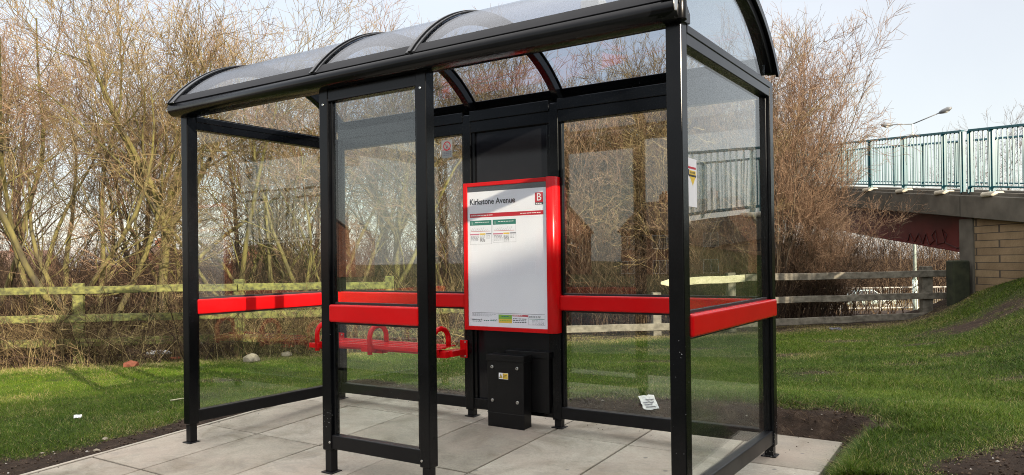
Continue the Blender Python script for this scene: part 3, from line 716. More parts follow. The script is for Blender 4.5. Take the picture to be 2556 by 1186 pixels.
xs_ = X4 + 0.0058
mb = MB().box(xs_, xs_ + 0.002, 0.0665, 0.226, 1.458, 1.690, 0)
mb.box(xs_ + 0.001, xs_ + 0.0026, 0.068, 0.214, 1.640, 1.650, 1)
mb.box(xs_ + 0.001, xs_ + 0.0026, 0.128, 0.212, 1.612, 1.632, 2); mb.box(xs_ + 0.001, xs_ + 0.0026, 0.124, 0.214, 1.602, 1.612, 3)
mb.box(xs_ + 0.001, xs_ + 0.0026, 0.130, 0.206, 1.594, 1.602, 2)
mb.prism([(0.140, 1.594), (0.200, 1.594), (0.172, 1.560)], 'x', xs_ + 0.001, xs_ + 0.0026, 2)
mb.prism([(0.088, 1.625), (0.125, 1.60), (0.125, 1.638)], 'x', xs_ + 0.001, xs_ + 0.0024, 3)
for q in range(4): mb.box(xs_ + 0.002, xs_ + 0.003, 0.140 + 0.016 * q, 0.150 + 0.016 * q, 1.617, 1.627, 3)
local(mb.build('notice_sheet', [M['ink_white'], M['ink_red'], M['ink_yellow'], M['ink']]), en)

# ------------------------------------------------------------------ post and rail fence
FR = empty('post_and_rail_fence', gp(0, 13.0), YAW, 'three rail timber fence, mossy on the left and grey on the right', 'fence')
def fdep(lat): return 12.3 + (lat + 4.4) * 0.180
def fpt(lat, z, off=0.0):
    p = cw(lat, fdep(lat) - off); return Vector((p.x, p.y, z))
rp = random.Random(9)
for lat, top in ((-13.8, .93), (-11.45, .95), (-9.1, .94), (-6.75, .93), (-4.4, .955), (-2.05, .97), (0.35, .90), (2.55, .60), (3.95, .93), (7.86, .99)):
    b = fpt(lat, 0); z0 = gz(b.x, b.y)
    w = 0.075 if lat < 7 else 0.11
    mb = MB(); ax = Matrix.Translation((b.x, b.y, 0)) @ Matrix.Rotation(YAW + 0.17 + rp.uniform(-.06, .06), 4, 'Z')
    mb.box(-w, w, -0.055, 0.055, z0 - 0.3, top, 0, ax)
    o = mb.build('post', M['fence_moss'] if lat < 1 else M['fence_grey'], None, 0.008, 2); local(o, FR); o.matrix_parent_inverse = FR.matrix_basis.inverted()
FR.rotation_euler = (0, 0, 0)
for o in [q for q in bpy.data.objects if q.parent == FR]: o.matrix_parent_inverse = Matrix.Translation(-FR.location)
def rail(l0, l1, zc, h, mat, ragged=False, dz0=0.0, dz1=0.0):
    n = 10; mb = MB(); vs = []
    for i in range(n + 1):
        l = l0 + (l1 - l0) * i / n; z = zc + dz0 + (dz1 - dz0) * i / n + rp.uniform(-.006, .006)
        a, b = fpt(l, 0, 0.058), fpt(l, 0, 0.096)
        hh = h * (1 if not (ragged and i == 0) else 0.35)
        vs += [(a.x, a.y, z - hh / 2), (a.x, a.y, z + hh / 2), (b.x, b.y, z + hh / 2), (b.x, b.y, z - hh / 2)]
    fs = [(4 * i + k, 4 * i + (k + 1) % 4, 4 * i + 4 + (k + 1) % 4, 4 * i + 4 + k) for i in range(n) for k in range(4)] + [(3, 2, 1, 0), (4 * n, 4 * n + 1, 4 * n + 2, 4 * n + 3)]
    mb.add(vs, fs); o = mb.build('rail', mat, None, 0.006, 1); local(o, FR); return o
for l0, l1 in ((-13.8, -9.11), (-9.09, -4.41), (-4.39, 0.35)):
    if l0 < -4.4 or True:
        if l0 > -4.4: rail(l0, -2.05, 0.828, 0.115, M['fence_moss'], dz1=-0.01)   # upper rail stops early
        else: rail(l0, l1, 0.828 + rp.uniform(-.01, .01), 0.115, M['fence_moss'])
    rail(l0, l1, 0.388 + rp.uniform(-.01, .01), 0.118, M['fence_moss'])
    rail(l0, l1, 0.010 + rp.uniform(-.01, .01), 0.125, M['fence_moss'])
rail(2.62, 4.2, 0.80, 0.13, M['fence_fresh'], True, -0.03, 0.03).__setitem__('label', 'broken pale rail with a ragged end')
rail(4.21, 8.9, 0.835, 0.125, M['fence_grey'], dz1=0.02)
rail(3.95, 8.9, 0.415, 0.118, M['fence_grey'], dz1=0.02)
rail(0.36, 3.94, 0.000, 0.125, M['fence_grey']); rail(3.96, 8.2, 0.0, 0.125, M['fence_grey'], dz1=0.06)

# ------------------------------------------------------------------ footbridge
BL = 8.40                                              # the near face of the deck edge, metres right of the camera
def deck(dep): return 2.185 + (dep - 12.5) * 0.108
def bp3(lat, dep, z): p = cw(lat, dep); return (p.x, p.y, z)
BR = empty('footbridge', bp3(BL, 14.3, 0.0), 0, 'footbridge with stained concrete deck, dark red girder and buff block abutment', 'bridge')
def slope_box(l0, l1, d0, d1, zf0, zf1, n=1, m=0, mb=None):
    mb = mb or MB(); vs = []
    for d_ in np.linspace(d0, d1, n + 1):
        for l, zf in ((l0, zf0), (l1, zf0), (l1, zf1), (l0, zf1)): vs.append(bp3(l, d_, zf(d_)))
    fs = [(4 * i + k, 4 * i + (k + 1) % 4, 4 * i + 4 + (k + 1) % 4, 4 * i + 4 + k) for i in range(n) for k in range(4)] + [(3, 2, 1, 0), (4 * n, 4 * n + 1, 4 * n + 2, 4 * n + 3)]
    return mb.add(vs, fs, m)
W_D = 3.0
def crest(d): return deck(d) if d < 34 else deck(34)
for nm, l0, l1, d0, d1 in (('edge_beam', BL, BL + .30, -6, 14.28), ('edge_beam', BL, BL + .30, 14.31, 60), ('edge_beam', BL + W_D - .3, BL + W_D, -6, 60)):
    local(slope_box(l0, l1, d0, d1, lambda d: crest(d) - 0.47, lambda d: crest(d) - 0.06, 12).build(nm, M['concrete'], None, 0.01, 1), BR)
local(slope_box(BL + .302, BL + W_D - .302, -6, 60, lambda d: crest(d) - 0.38, lambda d: crest(d) - 0.13, 12).build('deck', M['asphalt']), BR)
local(slope_box(BL + .10, BL + .24, -6, 60, lambda d: crest(d) - 0.062, lambda d: crest(d) + 0.0, 12).build('kerb_upstand', M['concrete']), BR)
def soffit(d): 
    return crest(d) - 0.475 - (0.66 - 0.10 * sstep(14.5, 26, d))
for l in (BL + .22, BL + W_D - .6):
    g = slope_box(l, l + .28, 14.2, 60, soffit, lambda d: crest(d) - 0.473, 14)
    slope_box(l - .05, l + .33, 14.2, 60, lambda d: soffit(d) - 0.03, lambda d: soffit(d) + 0.0, 14, 0, g)
    go = local(g.build('girder', M['girder']), BR)
    if l < BL + 1:
        sc = MB()
        def sp(u, v): return Vector(bp3(l - 0.006, 14.25 + u, soffit(14.25) + 0.06 + v))
        sc.tube([sp(a, b) for a, b in ((.1,.12),(.5,.03),(.9,.14),(1.02,.42),(.85,.3),(.95,.15),(1.2,.12),(1.27,.4),(1.4,.3),(1.3,.2),(1.5,.1),(1.62,.35),(1.75,.12),(1.9,.36),(2.1,.16),(2.25,.38),(2.4,.14))], 0.009, 5)
        so = sc.build('graffiti', M['scrawl']); so.parent = go
pz = lambda d: gz(*bp3(BL - 0.1, d, 0)[:2]) - 0.5
local(slope_box(BL + .05, BL + W_D - .05, 14.0, 14.42, lambda d: -0.8, lambda d: crest(14.0) - 0.478, 1).build('pier', M['concrete'], None, 0.015, 2), BR)
local(slope_box(BL + .09, BL + .42, -6, 13.998, lambda d: -1.0, lambda d: crest(d) - 0.474, 10).build('abutment_wall', M['buff_brick']), BR)
for d_ in (12.05, 13.52, 15.02, 16.55, 18.1, 10.55, 9.05):
    z = crest(d_)
    mb = MB(); c = bp3(BL + .10, d_ - 0.05, z)
    mx = Matrix.Translation(c) @ Matrix.Rotation(YAW, 4, 'Z')
    mb.box(-.13, .12, -.16, .16, -0.075, 0.012, 0, mx)
    local(mb.build('plinth', M['plinth'], None, 0.03, 2), BR)

M['moss_dark'] = simple('mossy_dark_concrete', (0.010, 0.014, 0.006), 0.95, c2=(0.030, 0.034, 0.015), scale=5, bumps=0.5, bscale=25)
local(slope_box(BL - .34, BL - .02, 13.95, 14.2, lambda d: -0.6, lambda d: 1.10, 1).build('wing_wall', M['moss_dark'], None, 0.03, 2), BR)

# railings on the bridge: two lengths along the near edge with a movement gap, one along the far edge
def railing(label, lat, d0, d1, posts, bars=True, step=0.135):
    r = empty('bridge_railing', bp3(lat, (d0 + d1) / 2, crest((d0 + d1) / 2)), 0, label, 'railing', 'teal railings on the footbridge')
    T, B = 1.145, 0.105
    def P(d, h): return Vector(bp3(lat, d, crest(d) + h))
    br = [d0, min(34, d1), d1] if d1 > 34 else [d0, d1]
    tr = MB(); lr = MB()
    for a, b in zip(br[:-1], br[1:]):
        tr.bar(P(a, T), P(b, T), 0.062, 0.045); lr.bar(P(a, B), P(b, B), 0.05, 0.032)
    local(tr.build('top_rail', M['teal'], None, 0.004, 1), r); local(lr.build('bottom_rail', M['teal'], None, 0.003, 1), r)
    for d_ in posts:
        mx = Matrix.Translation(P(d_, 0)) @ Matrix.Rotation(YAW, 4, 'Z')
        local(MB().box(-.052, .052, -.012, .012, -.03, T - 0.01, 0, mx).box(-.012, .012, -.035, .035, -.03, T - 0.012, 0, mx).build('post', M['teal']), r)
    # balusters: one mesh shared by every bar
    n = int((d1 - d0) / step); proto = None; many = MB()
    for i in range(1, n):
        d_ = d0 + i * (d1 - d0) / n
        if any(abs(d_ - q) < 0.05 for q in posts): continue
        if i > 95:
            mx = Matrix.Translation(P(d_, 0)) @ Matrix.Rotation(YAW, 4, 'Z'); many.box(-.008, .008, -.008, .008, B, T - .02, 0, mx); continue
        if proto is None:
            proto = MB().box(-.009, .009, -.009, .009, B, T - .02).build('baluster', M['teal']); o = proto
        else:
            o = proto.copy(); COL.objects.link(o)
        o.parent = r; o.location = P(d_, 0) - r.location; o.rotation_euler = (0, 0, YAW)
    if many.v:
        tag(local(many.build('far_balusters', M['teal']), r), kind='stuff')
    return r
railing('teal bridge railing nearest the right edge, rising on the near side of the gap', BL + .13, -5.9, 14.17, [14.16, 13.52, 12.05, 10.55, 9.05, 7.55, 6.05, 4.5, 3, 1.5, 0, -1.5, -3])
railing('teal bridge railing beyond the gap, running behind the bare shrub', BL + .13, 14.38, 60, [14.40, 15.02, 16.55, 18.1, 19.65, 21.2, 22.75, 24.3, 25.85, 27.4, 29, 30.6, 32.2, 33.8] + list(np.arange(35.5, 60, 1.6)))
railing('teal railing along the far side of the bridge deck', BL + W_D - .13, -5.9, 60, list(np.arange(-5.5, 60, 1.55)))

# ------------------------------------------------------------------ lamp post, guard railing, cars and far houses beyond the fence
LPp = gp(19.52, 37.0)
LP = empty('street_lamp', LPp, 0, 'tall pale street lamp with two arms seen above the bridge railing', 'street lamp')
zt_ = 7.55 - LPp.z
local_ = lambda o, root: (setattr(o, 'parent', root), o)[1]
local_(MB().tube([(0, 0, -0.3), (0, 0, 1.5)], 0.12, 14).tube([(0, 0, 1.5), (0, 0, zt_)], [0.085, 0.05], 12).build('pole', M['lamp_post']), LP)
rv, fv = Vector((0.8331, 0.5530, 0)), Vector((-0.5530, 0.8332, 0))
for a, hd in ((-rv * 0.98 + Vector((0, 0, -0.02)), -rv), (rv * 0.92 - fv * 0.7 + Vector((0, 0, 0.40)), (rv * 0.92 - fv * 0.7 + Vector((0, 0, 0.42))).normalized())):
    top = Vector((0, 0, zt_))
    local_(MB().tube([top, top + a], 0.026, 8).build('arm', M['lamp_head']), LP)
    mb = MB(); p0 = top + a
    mb.tube([p0 - hd * 0.02, p0 + hd * .12, p0 + hd * .4, p0 + hd * .55], [0.05, 0.10, 0.12, 0.04], 12)
    h = local_(mb.build('lamp_head', M['lamp_head']), LP)
    mb = MB(); mb.tube([p0 + hd * .14 + Vector((0, 0, -.055)), p0 + hd * .3 + Vector((0, 0, -.085)), p0 + hd * .48 + Vector((0, 0, -.05))], [0.05, 0.07, 0.04], 10)
    local_(mb.build('lamp_bowl', M['lamp_lens']), h)

GR = empty('guard_railing', gp(0, 37), 0, 'long pale roadside guard railing glimpsed beyond the timber fence', 'railing')
def grp(l, h): p = cw(l, 37 + 0.02 * l); return Vector((p.x, p.y, -1.44 + 0.012 * l * 0 + h))
top = MB().bar(grp(-34, 1.06), grp(26, 1.06), 0.05, 0.055).build('top_rail', M['galv']); local(top, GR)
local(MB().bar(grp(-34, 0.07), grp(26, 0.07), 0.05, 0.055).build('bottom_rail', M['galv']), GR)
for l in np.arange(-34, 26.1, 2.0):
    local(MB().bar(grp(l, -0.2), grp(l, 1.1), 0.06, 0.06).build('post', M['galv']), GR)
mb = MB()
for l in np.arange(-33.9, 26, 0.115): mb.bar(grp(l, 0.07), grp(l, 1.05), 0.018, 0.018)
tag(local(mb.build('bars', M['galv']), GR), kind='stuff')

def car(name, label, paint, loc, rz):
    r = empty(name, loc, rz, label, 'car')
    prof = [(-2.0, .30), (-2.02, .62), (-1.92, .80), (-1.55, .92), (-1.12, 1.36), (-0.70, 1.47), (0.25, 1.47), (0.95, 1.02), (1.72, .86), (1.98, .66), (2.0, .32)]
    mb = MB(); vs = []
    for s in (-1, 1):
        for x, z in prof: vs.append((x, s * (0.82 if z < 1.0 else 0.66), z))
    n = len(prof); fs = [tuple(range(n)), tuple(range(2 * n - 1, n - 1, -1))] + [(i, n + i, n + (i + 1) % n, (i + 1) % n) for i in range(n)]
    mb.add(vs, fs); local_(mb.build('body', paint, None, 0.06, 3), r)
    for s in (-1, 1):
        mb = MB()
        for poly in ([(-1.30, .96), (-1.02, 1.33), (-.72, 1.40), (-.30, 1.40), (-.30, .96)], [(-.22, .96), (-.22, 1.40), (.22, 1.40), (.78, 1.02), (.78, .96)]):
            q = [(x, s * (0.835 - 0.16 * max(0, (z - .92) / .5)), z) for x, z in poly]
            mb.add(q + [(x, y - s * .02, z) for x, y, z in q], [tuple(range(5)), tuple(range(9, 4, -1))] + [(i, (i + 1) % 5, 5 + (i + 1) % 5, 5 + i) for i in range(5)])
        local_(mb.build('side_windows', M['car_glass']), r)
        for x in (-1.24, 1.26):
            w = local_(MB().tube([(x, s * .66, .30), (x, s * .85, .30)], 0.305, 24).build('wheel', M['tyre']), r)
            hc = MB().tube([(x, s * .80, .30), (x, s * .862, .30)], [0.20, 0.19], 20).build('hubcap', M['hubcap']); hc.parent = w
    for s in (-.58, .58):
        local_(MB().box(1.86, 2.0, s - .16, s + .16, .62, .75).build('headlight', M['lamp_lens'], None, 0.03, 2), r)
    return r
cp = gp(28.55, 61.5); car('hatchback_car', 'pale mint hatchback on the far road under the bridge', M['car_mint'], (cp.x, cp.y, cp.z + 0.05), YAW)
cp = gp(-22.1, 30.5); car('parked_car', 'red car beyond the fence at the left edge', M['car_red'], (cp.x, cp.y, cp.z + 0.02), YAW + 0.1)

def house(label, loc, rz, w=8.0, d=7.5, eaves=5.2, ridge=8.0, n=1, group=None, name='brick_house'):
    r = empty(name, loc, rz, label, 'house', group)
    local_(MB().box(-w / 2, w / 2, -d / 2, d / 2, -1, eaves).prism([(-d / 2, eaves), (d / 2, eaves), (0, ridge - 0.1)], 'x', -w / 2, w / 2).build('wall', M['red_brick']), r)
    o = 0.35; k = (ridge - eaves) / (d / 2)
    rf = local_(MB().prism([(-d / 2 - o, eaves - o * k), (0, ridge), (d / 2 + o, eaves - o * k), (d / 2 + o, eaves - o * k + .14), (0, ridge + .16), (-d / 2 - o, eaves - o * k + .14)], 'x', -w / 2 - .15, w / 2 + .15).build('roof', M['roof_tile']), r)
    for i in range(n):
        cx = -w / 2 + (i + .5) * w / n
        c = MB().box(cx - .4, cx + .4, -.3, .3, ridge - .5, ridge + .85).tube([(cx - .15, 0, ridge + .85), (cx - .15, 0, ridge + 1.15)], .1, 8).tube([(cx + .18, 0, ridge + .85), (cx + .18, 0, ridge + 1.15)], .1, 8).build('chimney', M['red_brick']); c.parent = rf
        for s in (-1, 1):
            for dx in (-1.9, 1.9):
                for z0 in (0.9, 3.3):
                    if s == -1 and z0 < 1 and dx > 0:
                        dr = local_(MB().box(cx + dx - .45, cx + dx + .45, s * d / 2 - .05, s * d / 2 + .05, 0, 2.05).build('door', M['upvc']), r); continue
                    fr = local_(MB().box(cx + dx - .8, cx + dx + .8, s * d / 2 - .06, s * d / 2 + .06, z0, z0 + 1.3).build('window', M['upvc']), r)
                    g = MB()
                    for a in (-.74, .04): g.box(cx + dx + a, cx + dx + a + .7, s * d / 2 - .07, s * d / 2 + .07, z0 + .07, z0 + 1.23)
                    g = g.build('pane', M['window_glass']); g.parent = fr
    return r
def hp(lat, dep, dz=0.0): p = cw(lat, dep); return (p.x, p.y, gz(p.x, p.y) + dz)
house('brick house behind the bare trees at the far left', hp(-60, 92, -1.5), YAW + .2, n=1)
house('brick house with a gable beside the forked mossy trunk', hp(-42.5, 92, -1.2), YAW + 1.5, w=7)
house('brick house showing through the left end pane', hp(-30, 94, -1.2), YAW + 1.3, w=7)

# far side of the street, behind the camera: these houses throw the long shade over the paving and show in the panes
SUN_H = Vector((0.94, -0.33, 0)).normalized(); SUN_EL = math.radians(16.0)
tn = math.atan2(0.94, 0.33)                            # along the terrace
def terr(u, s, ridge, w, label, n):
    c = Vector((-SUN_H.x * s + 0.3312 * u, -SUN_H.y * s + 0.9435 * u, -0.4))
    return house(label, c, math.atan2(0.9435, 0.3312), w=w, ridge=ridge, eaves=ridge - 2.9, n=n, group='houses across the street', name='terraced_house')
terr(-17.5, -26, 8.60, 16, 'brick terrace across the street, on the camera side', 2)
terr(-1.0, -26, 8.55, 16, 'brick terrace across the street, middle block', 2)
terr(15.2, -26, 8.35, 15.6, 'brick terrace across the street, block nearest the bridge', 2)
for k, (x, y, rz) in enumerate(((-38, -62, .3), (-22, -66, .2), (-6, -64, 0.1), (-58, -52, .5), (-78, -38, .8))):
    house('brick house far across the road behind the camera, number %s from the bridge end' % ['three', 'two', 'one', 'four', 'five'][k], (x, y, -1.2), rz, w=11, n=2, group='houses far behind the camera')
strip('road', -13.0, -5.6, 0.0, M['asphalt'])
strip('pavement', -5.55, -4.2, 0.06, M['concrete'])

# ------------------------------------------------------------------ litter
def crumple(name, label, cat, loc, size, mat, seed, flat=0.5, rz=0.0, sub=2, noise_=0.35, squash=(1, 1)):
    bm = bmesh.new(); bmesh.ops.create_icosphere(bm, subdivisions=sub, radius=1.0); r = random.Random(seed)
    for v in bm.verts:
        k = 1 + r.uniform(-noise_, noise_); v.co = Vector((v.co.x * size * squash[0] * k, v.co.y * size * squash[1] * k, max(-0.2, v.co.z) * size * flat * k))
    me = bpy.data.meshes.new(name); bm.to_mesh(me); bm.free(); me.materials.append(mat)
    o = bpy.data.objects.new(name, me); COL.objects.link(o); o.location = loc; o.rotation_euler = (0, 0, rz); return tag(o, label, cat)
def sheet(name, label, loc, w, h, mat, seed, rz, tilt=0.5, rows=0):
    """a creased paper sheet with thickness"""
    r = random.Random(seed); n = 7; mb = MB(); P = {}
    for i in range(n):
        for j in range(n):
            u, v = i / (n - 1) - .5, j / (n - 1) - .5
            z = 0.16 * w * abs(((u * 2.3 + v * 1.1) % 0.8) - .4) + r.uniform(-.012, .012) * w * 3 + (v + .5) * h * tilt
            P[i, j] = Vector((u * w + r.uniform(-.03, .03) * w, v * h * .8, z))
    vs = [P[i, j] + Vector((0, 0, d)) for d in (0.0012, -0.0012) for i in range(n) for j in range(n)]; m = n * n
    fs = []
    for i in range(n - 1):
        for j in range(n - 1):
            a, b, c, d = i * n + j, (i + 1) * n + j, (i + 1) * n + j + 1, i * n + j + 1
            fs += [(a, b, c, d), (m + d, m + c, m + b, m + a)]
    mb.add(vs, fs)
    mats = [mat]
    if rows:
        mats.append(M['ink_grey'])
        for q in range(rows):
            j = 1 + q
            for i in range(1, n - 2):
                if r.random() < .75: mb.bar(P[i, j] + Vector((0, 0, .004)), P[i + 1, j] + Vector((0, 0, .004)), .012, .002, 1)
    o = mb.build(name, mats); o.location = loc; o.rotation_euler = (0, 0, rz); return tag(o, label, 'litter')
def px_ground(px, py, dz=0.0):
    """where the sight line through a photograph pixel meets the ground"""
    d = FX + RX * ((px - 1278) / FPX) - UX * ((py - 639.0) / FPX)
    t = 3.0
    while t < 80:
        p = CAM + d * t
        if p.z < gz(p.x, p.y): break
        t += 0.02
    return Vector((p.x, p.y, gz(p.x, p.y) + dz))
sheet('newspaper_scrap', 'crumpled white newspaper scrap in the grass behind the right rear pane', px_ground(1620, 1026, .015), .13, .12, M['litter_white'], 2, YAW + .3, .75, 4)
sheet('paper_scrap', 'small white paper scrap on the shaded grass at lower left', px_ground(194, 1046, .010), .060, .05, M['litter_white'], 3, YAW + .5, .4)
crumple('plastic_bottle', 'white plastic bottle lying by the fence left of the shelter', 'litter', px_ground(395, 894, .075), .20, M['ink_white'], 4, .30, YAW + .1, 2, .12, (1, .28))
crumple('brick_lump', 'broken orange brick on the grass left of the shelter', 'rubble', px_ground(327, 916, .02), .115, M['brick_lump'], 5, .8, .3, 1, .18)
crumple('rubble_stone', 'pale lump of rubble beside the mossy fence post', 'rubble', px_ground(628, 903, .02), .125, M['stone'], 6, .8, .2, 2, .15)
crumple('rubble_stone', 'smaller pale stone under the red plastic scrap', 'rubble', px_ground(716, 890, .02), .09, M['stone'], 16, .7, .7, 2, .15)
crumple('plastic_scrap', 'crumpled red plastic scrap by the fence', 'litter', px_ground(720, 878, .085), .10, M['litter_red'], 7, .7, 0, 2, .4)
crumple('yellow_wrapper', 'yellow wrapper on the grass behind the perch seat', 'litter', px_ground(898, 872, .01), .11, M['litter_yellow'], 8, .25, YAW, 2, .4, (1, .5))
crumple('snack_packet', 'red and orange snack packet beside the white bottle', 'litter', px_ground(437, 897, .01), .09, M['brick_lump'], 9, .35, 0, 2, .4)
sheet('can_scrap', 'grey crushed scrap at the foot of the right hand fence', px_ground(2085, 826, .02), .2, .09, M['bag_black'], 12, YAW, .3)
for i, (px, py, s) in enumerate(((205, 886, .36), (428, 876, .34), (556, 872, .36), (20, 890, .34))):
    p = px_ground(px, py); p = p + Vector((-0.5530, 0.8332, 0)) * 1.2; p.z = gz(p.x, p.y) + .02
    crumple('rubbish_sack', ['dark rubbish sack under the rails by the left fence post', 'dark rubbish sack behind the white bottle', 'dark rubbish sack behind the post seen through the left pane', 'dark rubbish sack under the rails at the far left'][i], 'sack', p, s, M['bag_black'], 20 + i, .75, i, 3, .09, (1.25, .8))
for i, (px, py) in enumerate(((262, 1098), (105, 1135), (240, 1128), (470, 1052), (395, 1031))):
    crumple('pebble', 'small pale stone on the bare soil beside the paving', 'stone', px_ground(px, py, .004), random.Random(i).uniform(.014, .026), M['stone'], 40 + i, .6, i, 1, .2)['group'] = 'small stones along the paving edge'
tw = px_ground(425, 1004, .012)
tag(MB().tube([tw, tw + rv * .1 + fv * .04 + Vector((0, 0, .012)), tw + rv * .2 + fv * .12 + Vector((0, 0, .004))], [.008, .006, .003], 6).build('stick', M['fence_fresh']), 'pale broken stick lying on the grass left of the shelter', 'stick')

# ------------------------------------------------------------------ bare trees and shrubs
def unit(v): return v / np.maximum(np.linalg.norm(v, axis=-1, keepdims=True), 1e-9)
def grow(start, direc, length, k, rg, wob, up, curl=None):
    """polylines grown step by step: (n,k,3)"""
    n = len(start); P = np.empty((n, k, 3)); P[:, 0] = start; d = unit(direc.copy()); st = (length / (k - 1))[:, None]
    for i in range(1, k):
        d = d + rg.normal(0, wob, (n, 3)); d[:, 2] += up
        d = unit(d); P[:, i] = P[:, i - 1] + d * st
    return P
def spawn(P, per, t0, t1, ang, ln, k, rg, wob, up, lenfall=0.5, jit=0.35):
    """children along parent polylines"""
    n, kk, _ = P.shape
    t = rg.uniform(t0, t1, (n, per)); f = t * (kk - 1); i = np.minimum(f.astype(int), kk - 2); w = (f - i)[..., None]
    ar = np.arange(n)[:, None]; A = P[ar, i]; B = P[ar, i + 1]
    s = A * (1 - w) + B * w; tan = unit(B - A)
    rnd = unit(rg.normal(0, 1, s.shape)); rad = unit(rnd - tan * np.sum(rnd * tan, -1, keepdims=True))
    a = np.radians(rg.normal(ang, ang * 0.28, t.shape))[..., None]
    d = tan * np.cos(a) + rad * np.sin(a)
    L = ln * (1 - lenfall * t) * rg.uniform(1 - jit, 1 + jit, t.shape)
    return grow(s.reshape(-1, 3), d.reshape(-1, 3), L.reshape(-1), k, rg, wob, up), t.reshape(-1)
def tubes(Ps, radii, sides):
    """(n,k,3) polylines with (n,k) radii -> verts, quads"""
    n, k, _ = Ps.shape
    ov = unit(Ps[:, -1] - Ps[:, 0]); ref = np.where(np.abs(ov[:, 2:3]) > 0.9, np.array([[1., 0, 0]]), np.array([[0, 0, 1.]]))
    a = unit(np.cross(ov, ref)); b = np.cross(ov, a)
    th = 2 * np.pi * np.arange(sides) / sides
    ring = a[:, None] * np.cos(th)[None, :, None] + b[:, None] * np.sin(th)[None, :, None]
    V = Ps[:, :, None, :] + ring[:, None] * radii[:, :, None, None]
    idx = np.arange(n * k * sides).reshape(n, k, sides)
    nx = np.roll(idx, -1, 2)
    q = np.stack([idx[:, :-1], nx[:, :-1], nx[:, 1:], idx[:, 1:]], -1).reshape(-1, 4)
    return V.reshape(-1, 3), q
def np_mesh(name, parts, mat, tone=None, smooth=True):
    """parts: list of (verts, quads, tone per vert)"""
    V = []; Q = []; Tn = []; b = 0
    for v, q, t in parts:
        V.append(v); Q.append(q + b); Tn.append(t); b += len(v)
    V = np.concatenate(V); Q = np.concatenate(Q); Tn = np.concatenate(Tn); c = Q.shape[1]
    me = bpy.data.meshes.new(name)
    me.vertices.add(len(V)); me.vertices.foreach_set('co', V.astype(np.float32).ravel())
    me.loops.add(Q.size); me.loops.foreach_set('vertex_index', Q.astype(np.int32).ravel())
    me.polygons.add(len(Q)); me.polygons.foreach_set('loop_start', np.arange(0, Q.size, c, dtype=np.int32))
    if smooth: me.polygons.foreach_set('use_smooth', np.ones(len(Q), bool))
    me.update()
    at = me.attributes.new('tone', 'FLOAT', 'POINT'); at.data.foreach_set('value', Tn.astype(np.float32))
    me.materials.append(mat); return me
def lin(n, k, r0, r1): return r0[:, None] * (1 - np.linspace(0, 1, k)[None]) + r1[:, None] * np.linspace(0, 1, k)[None]

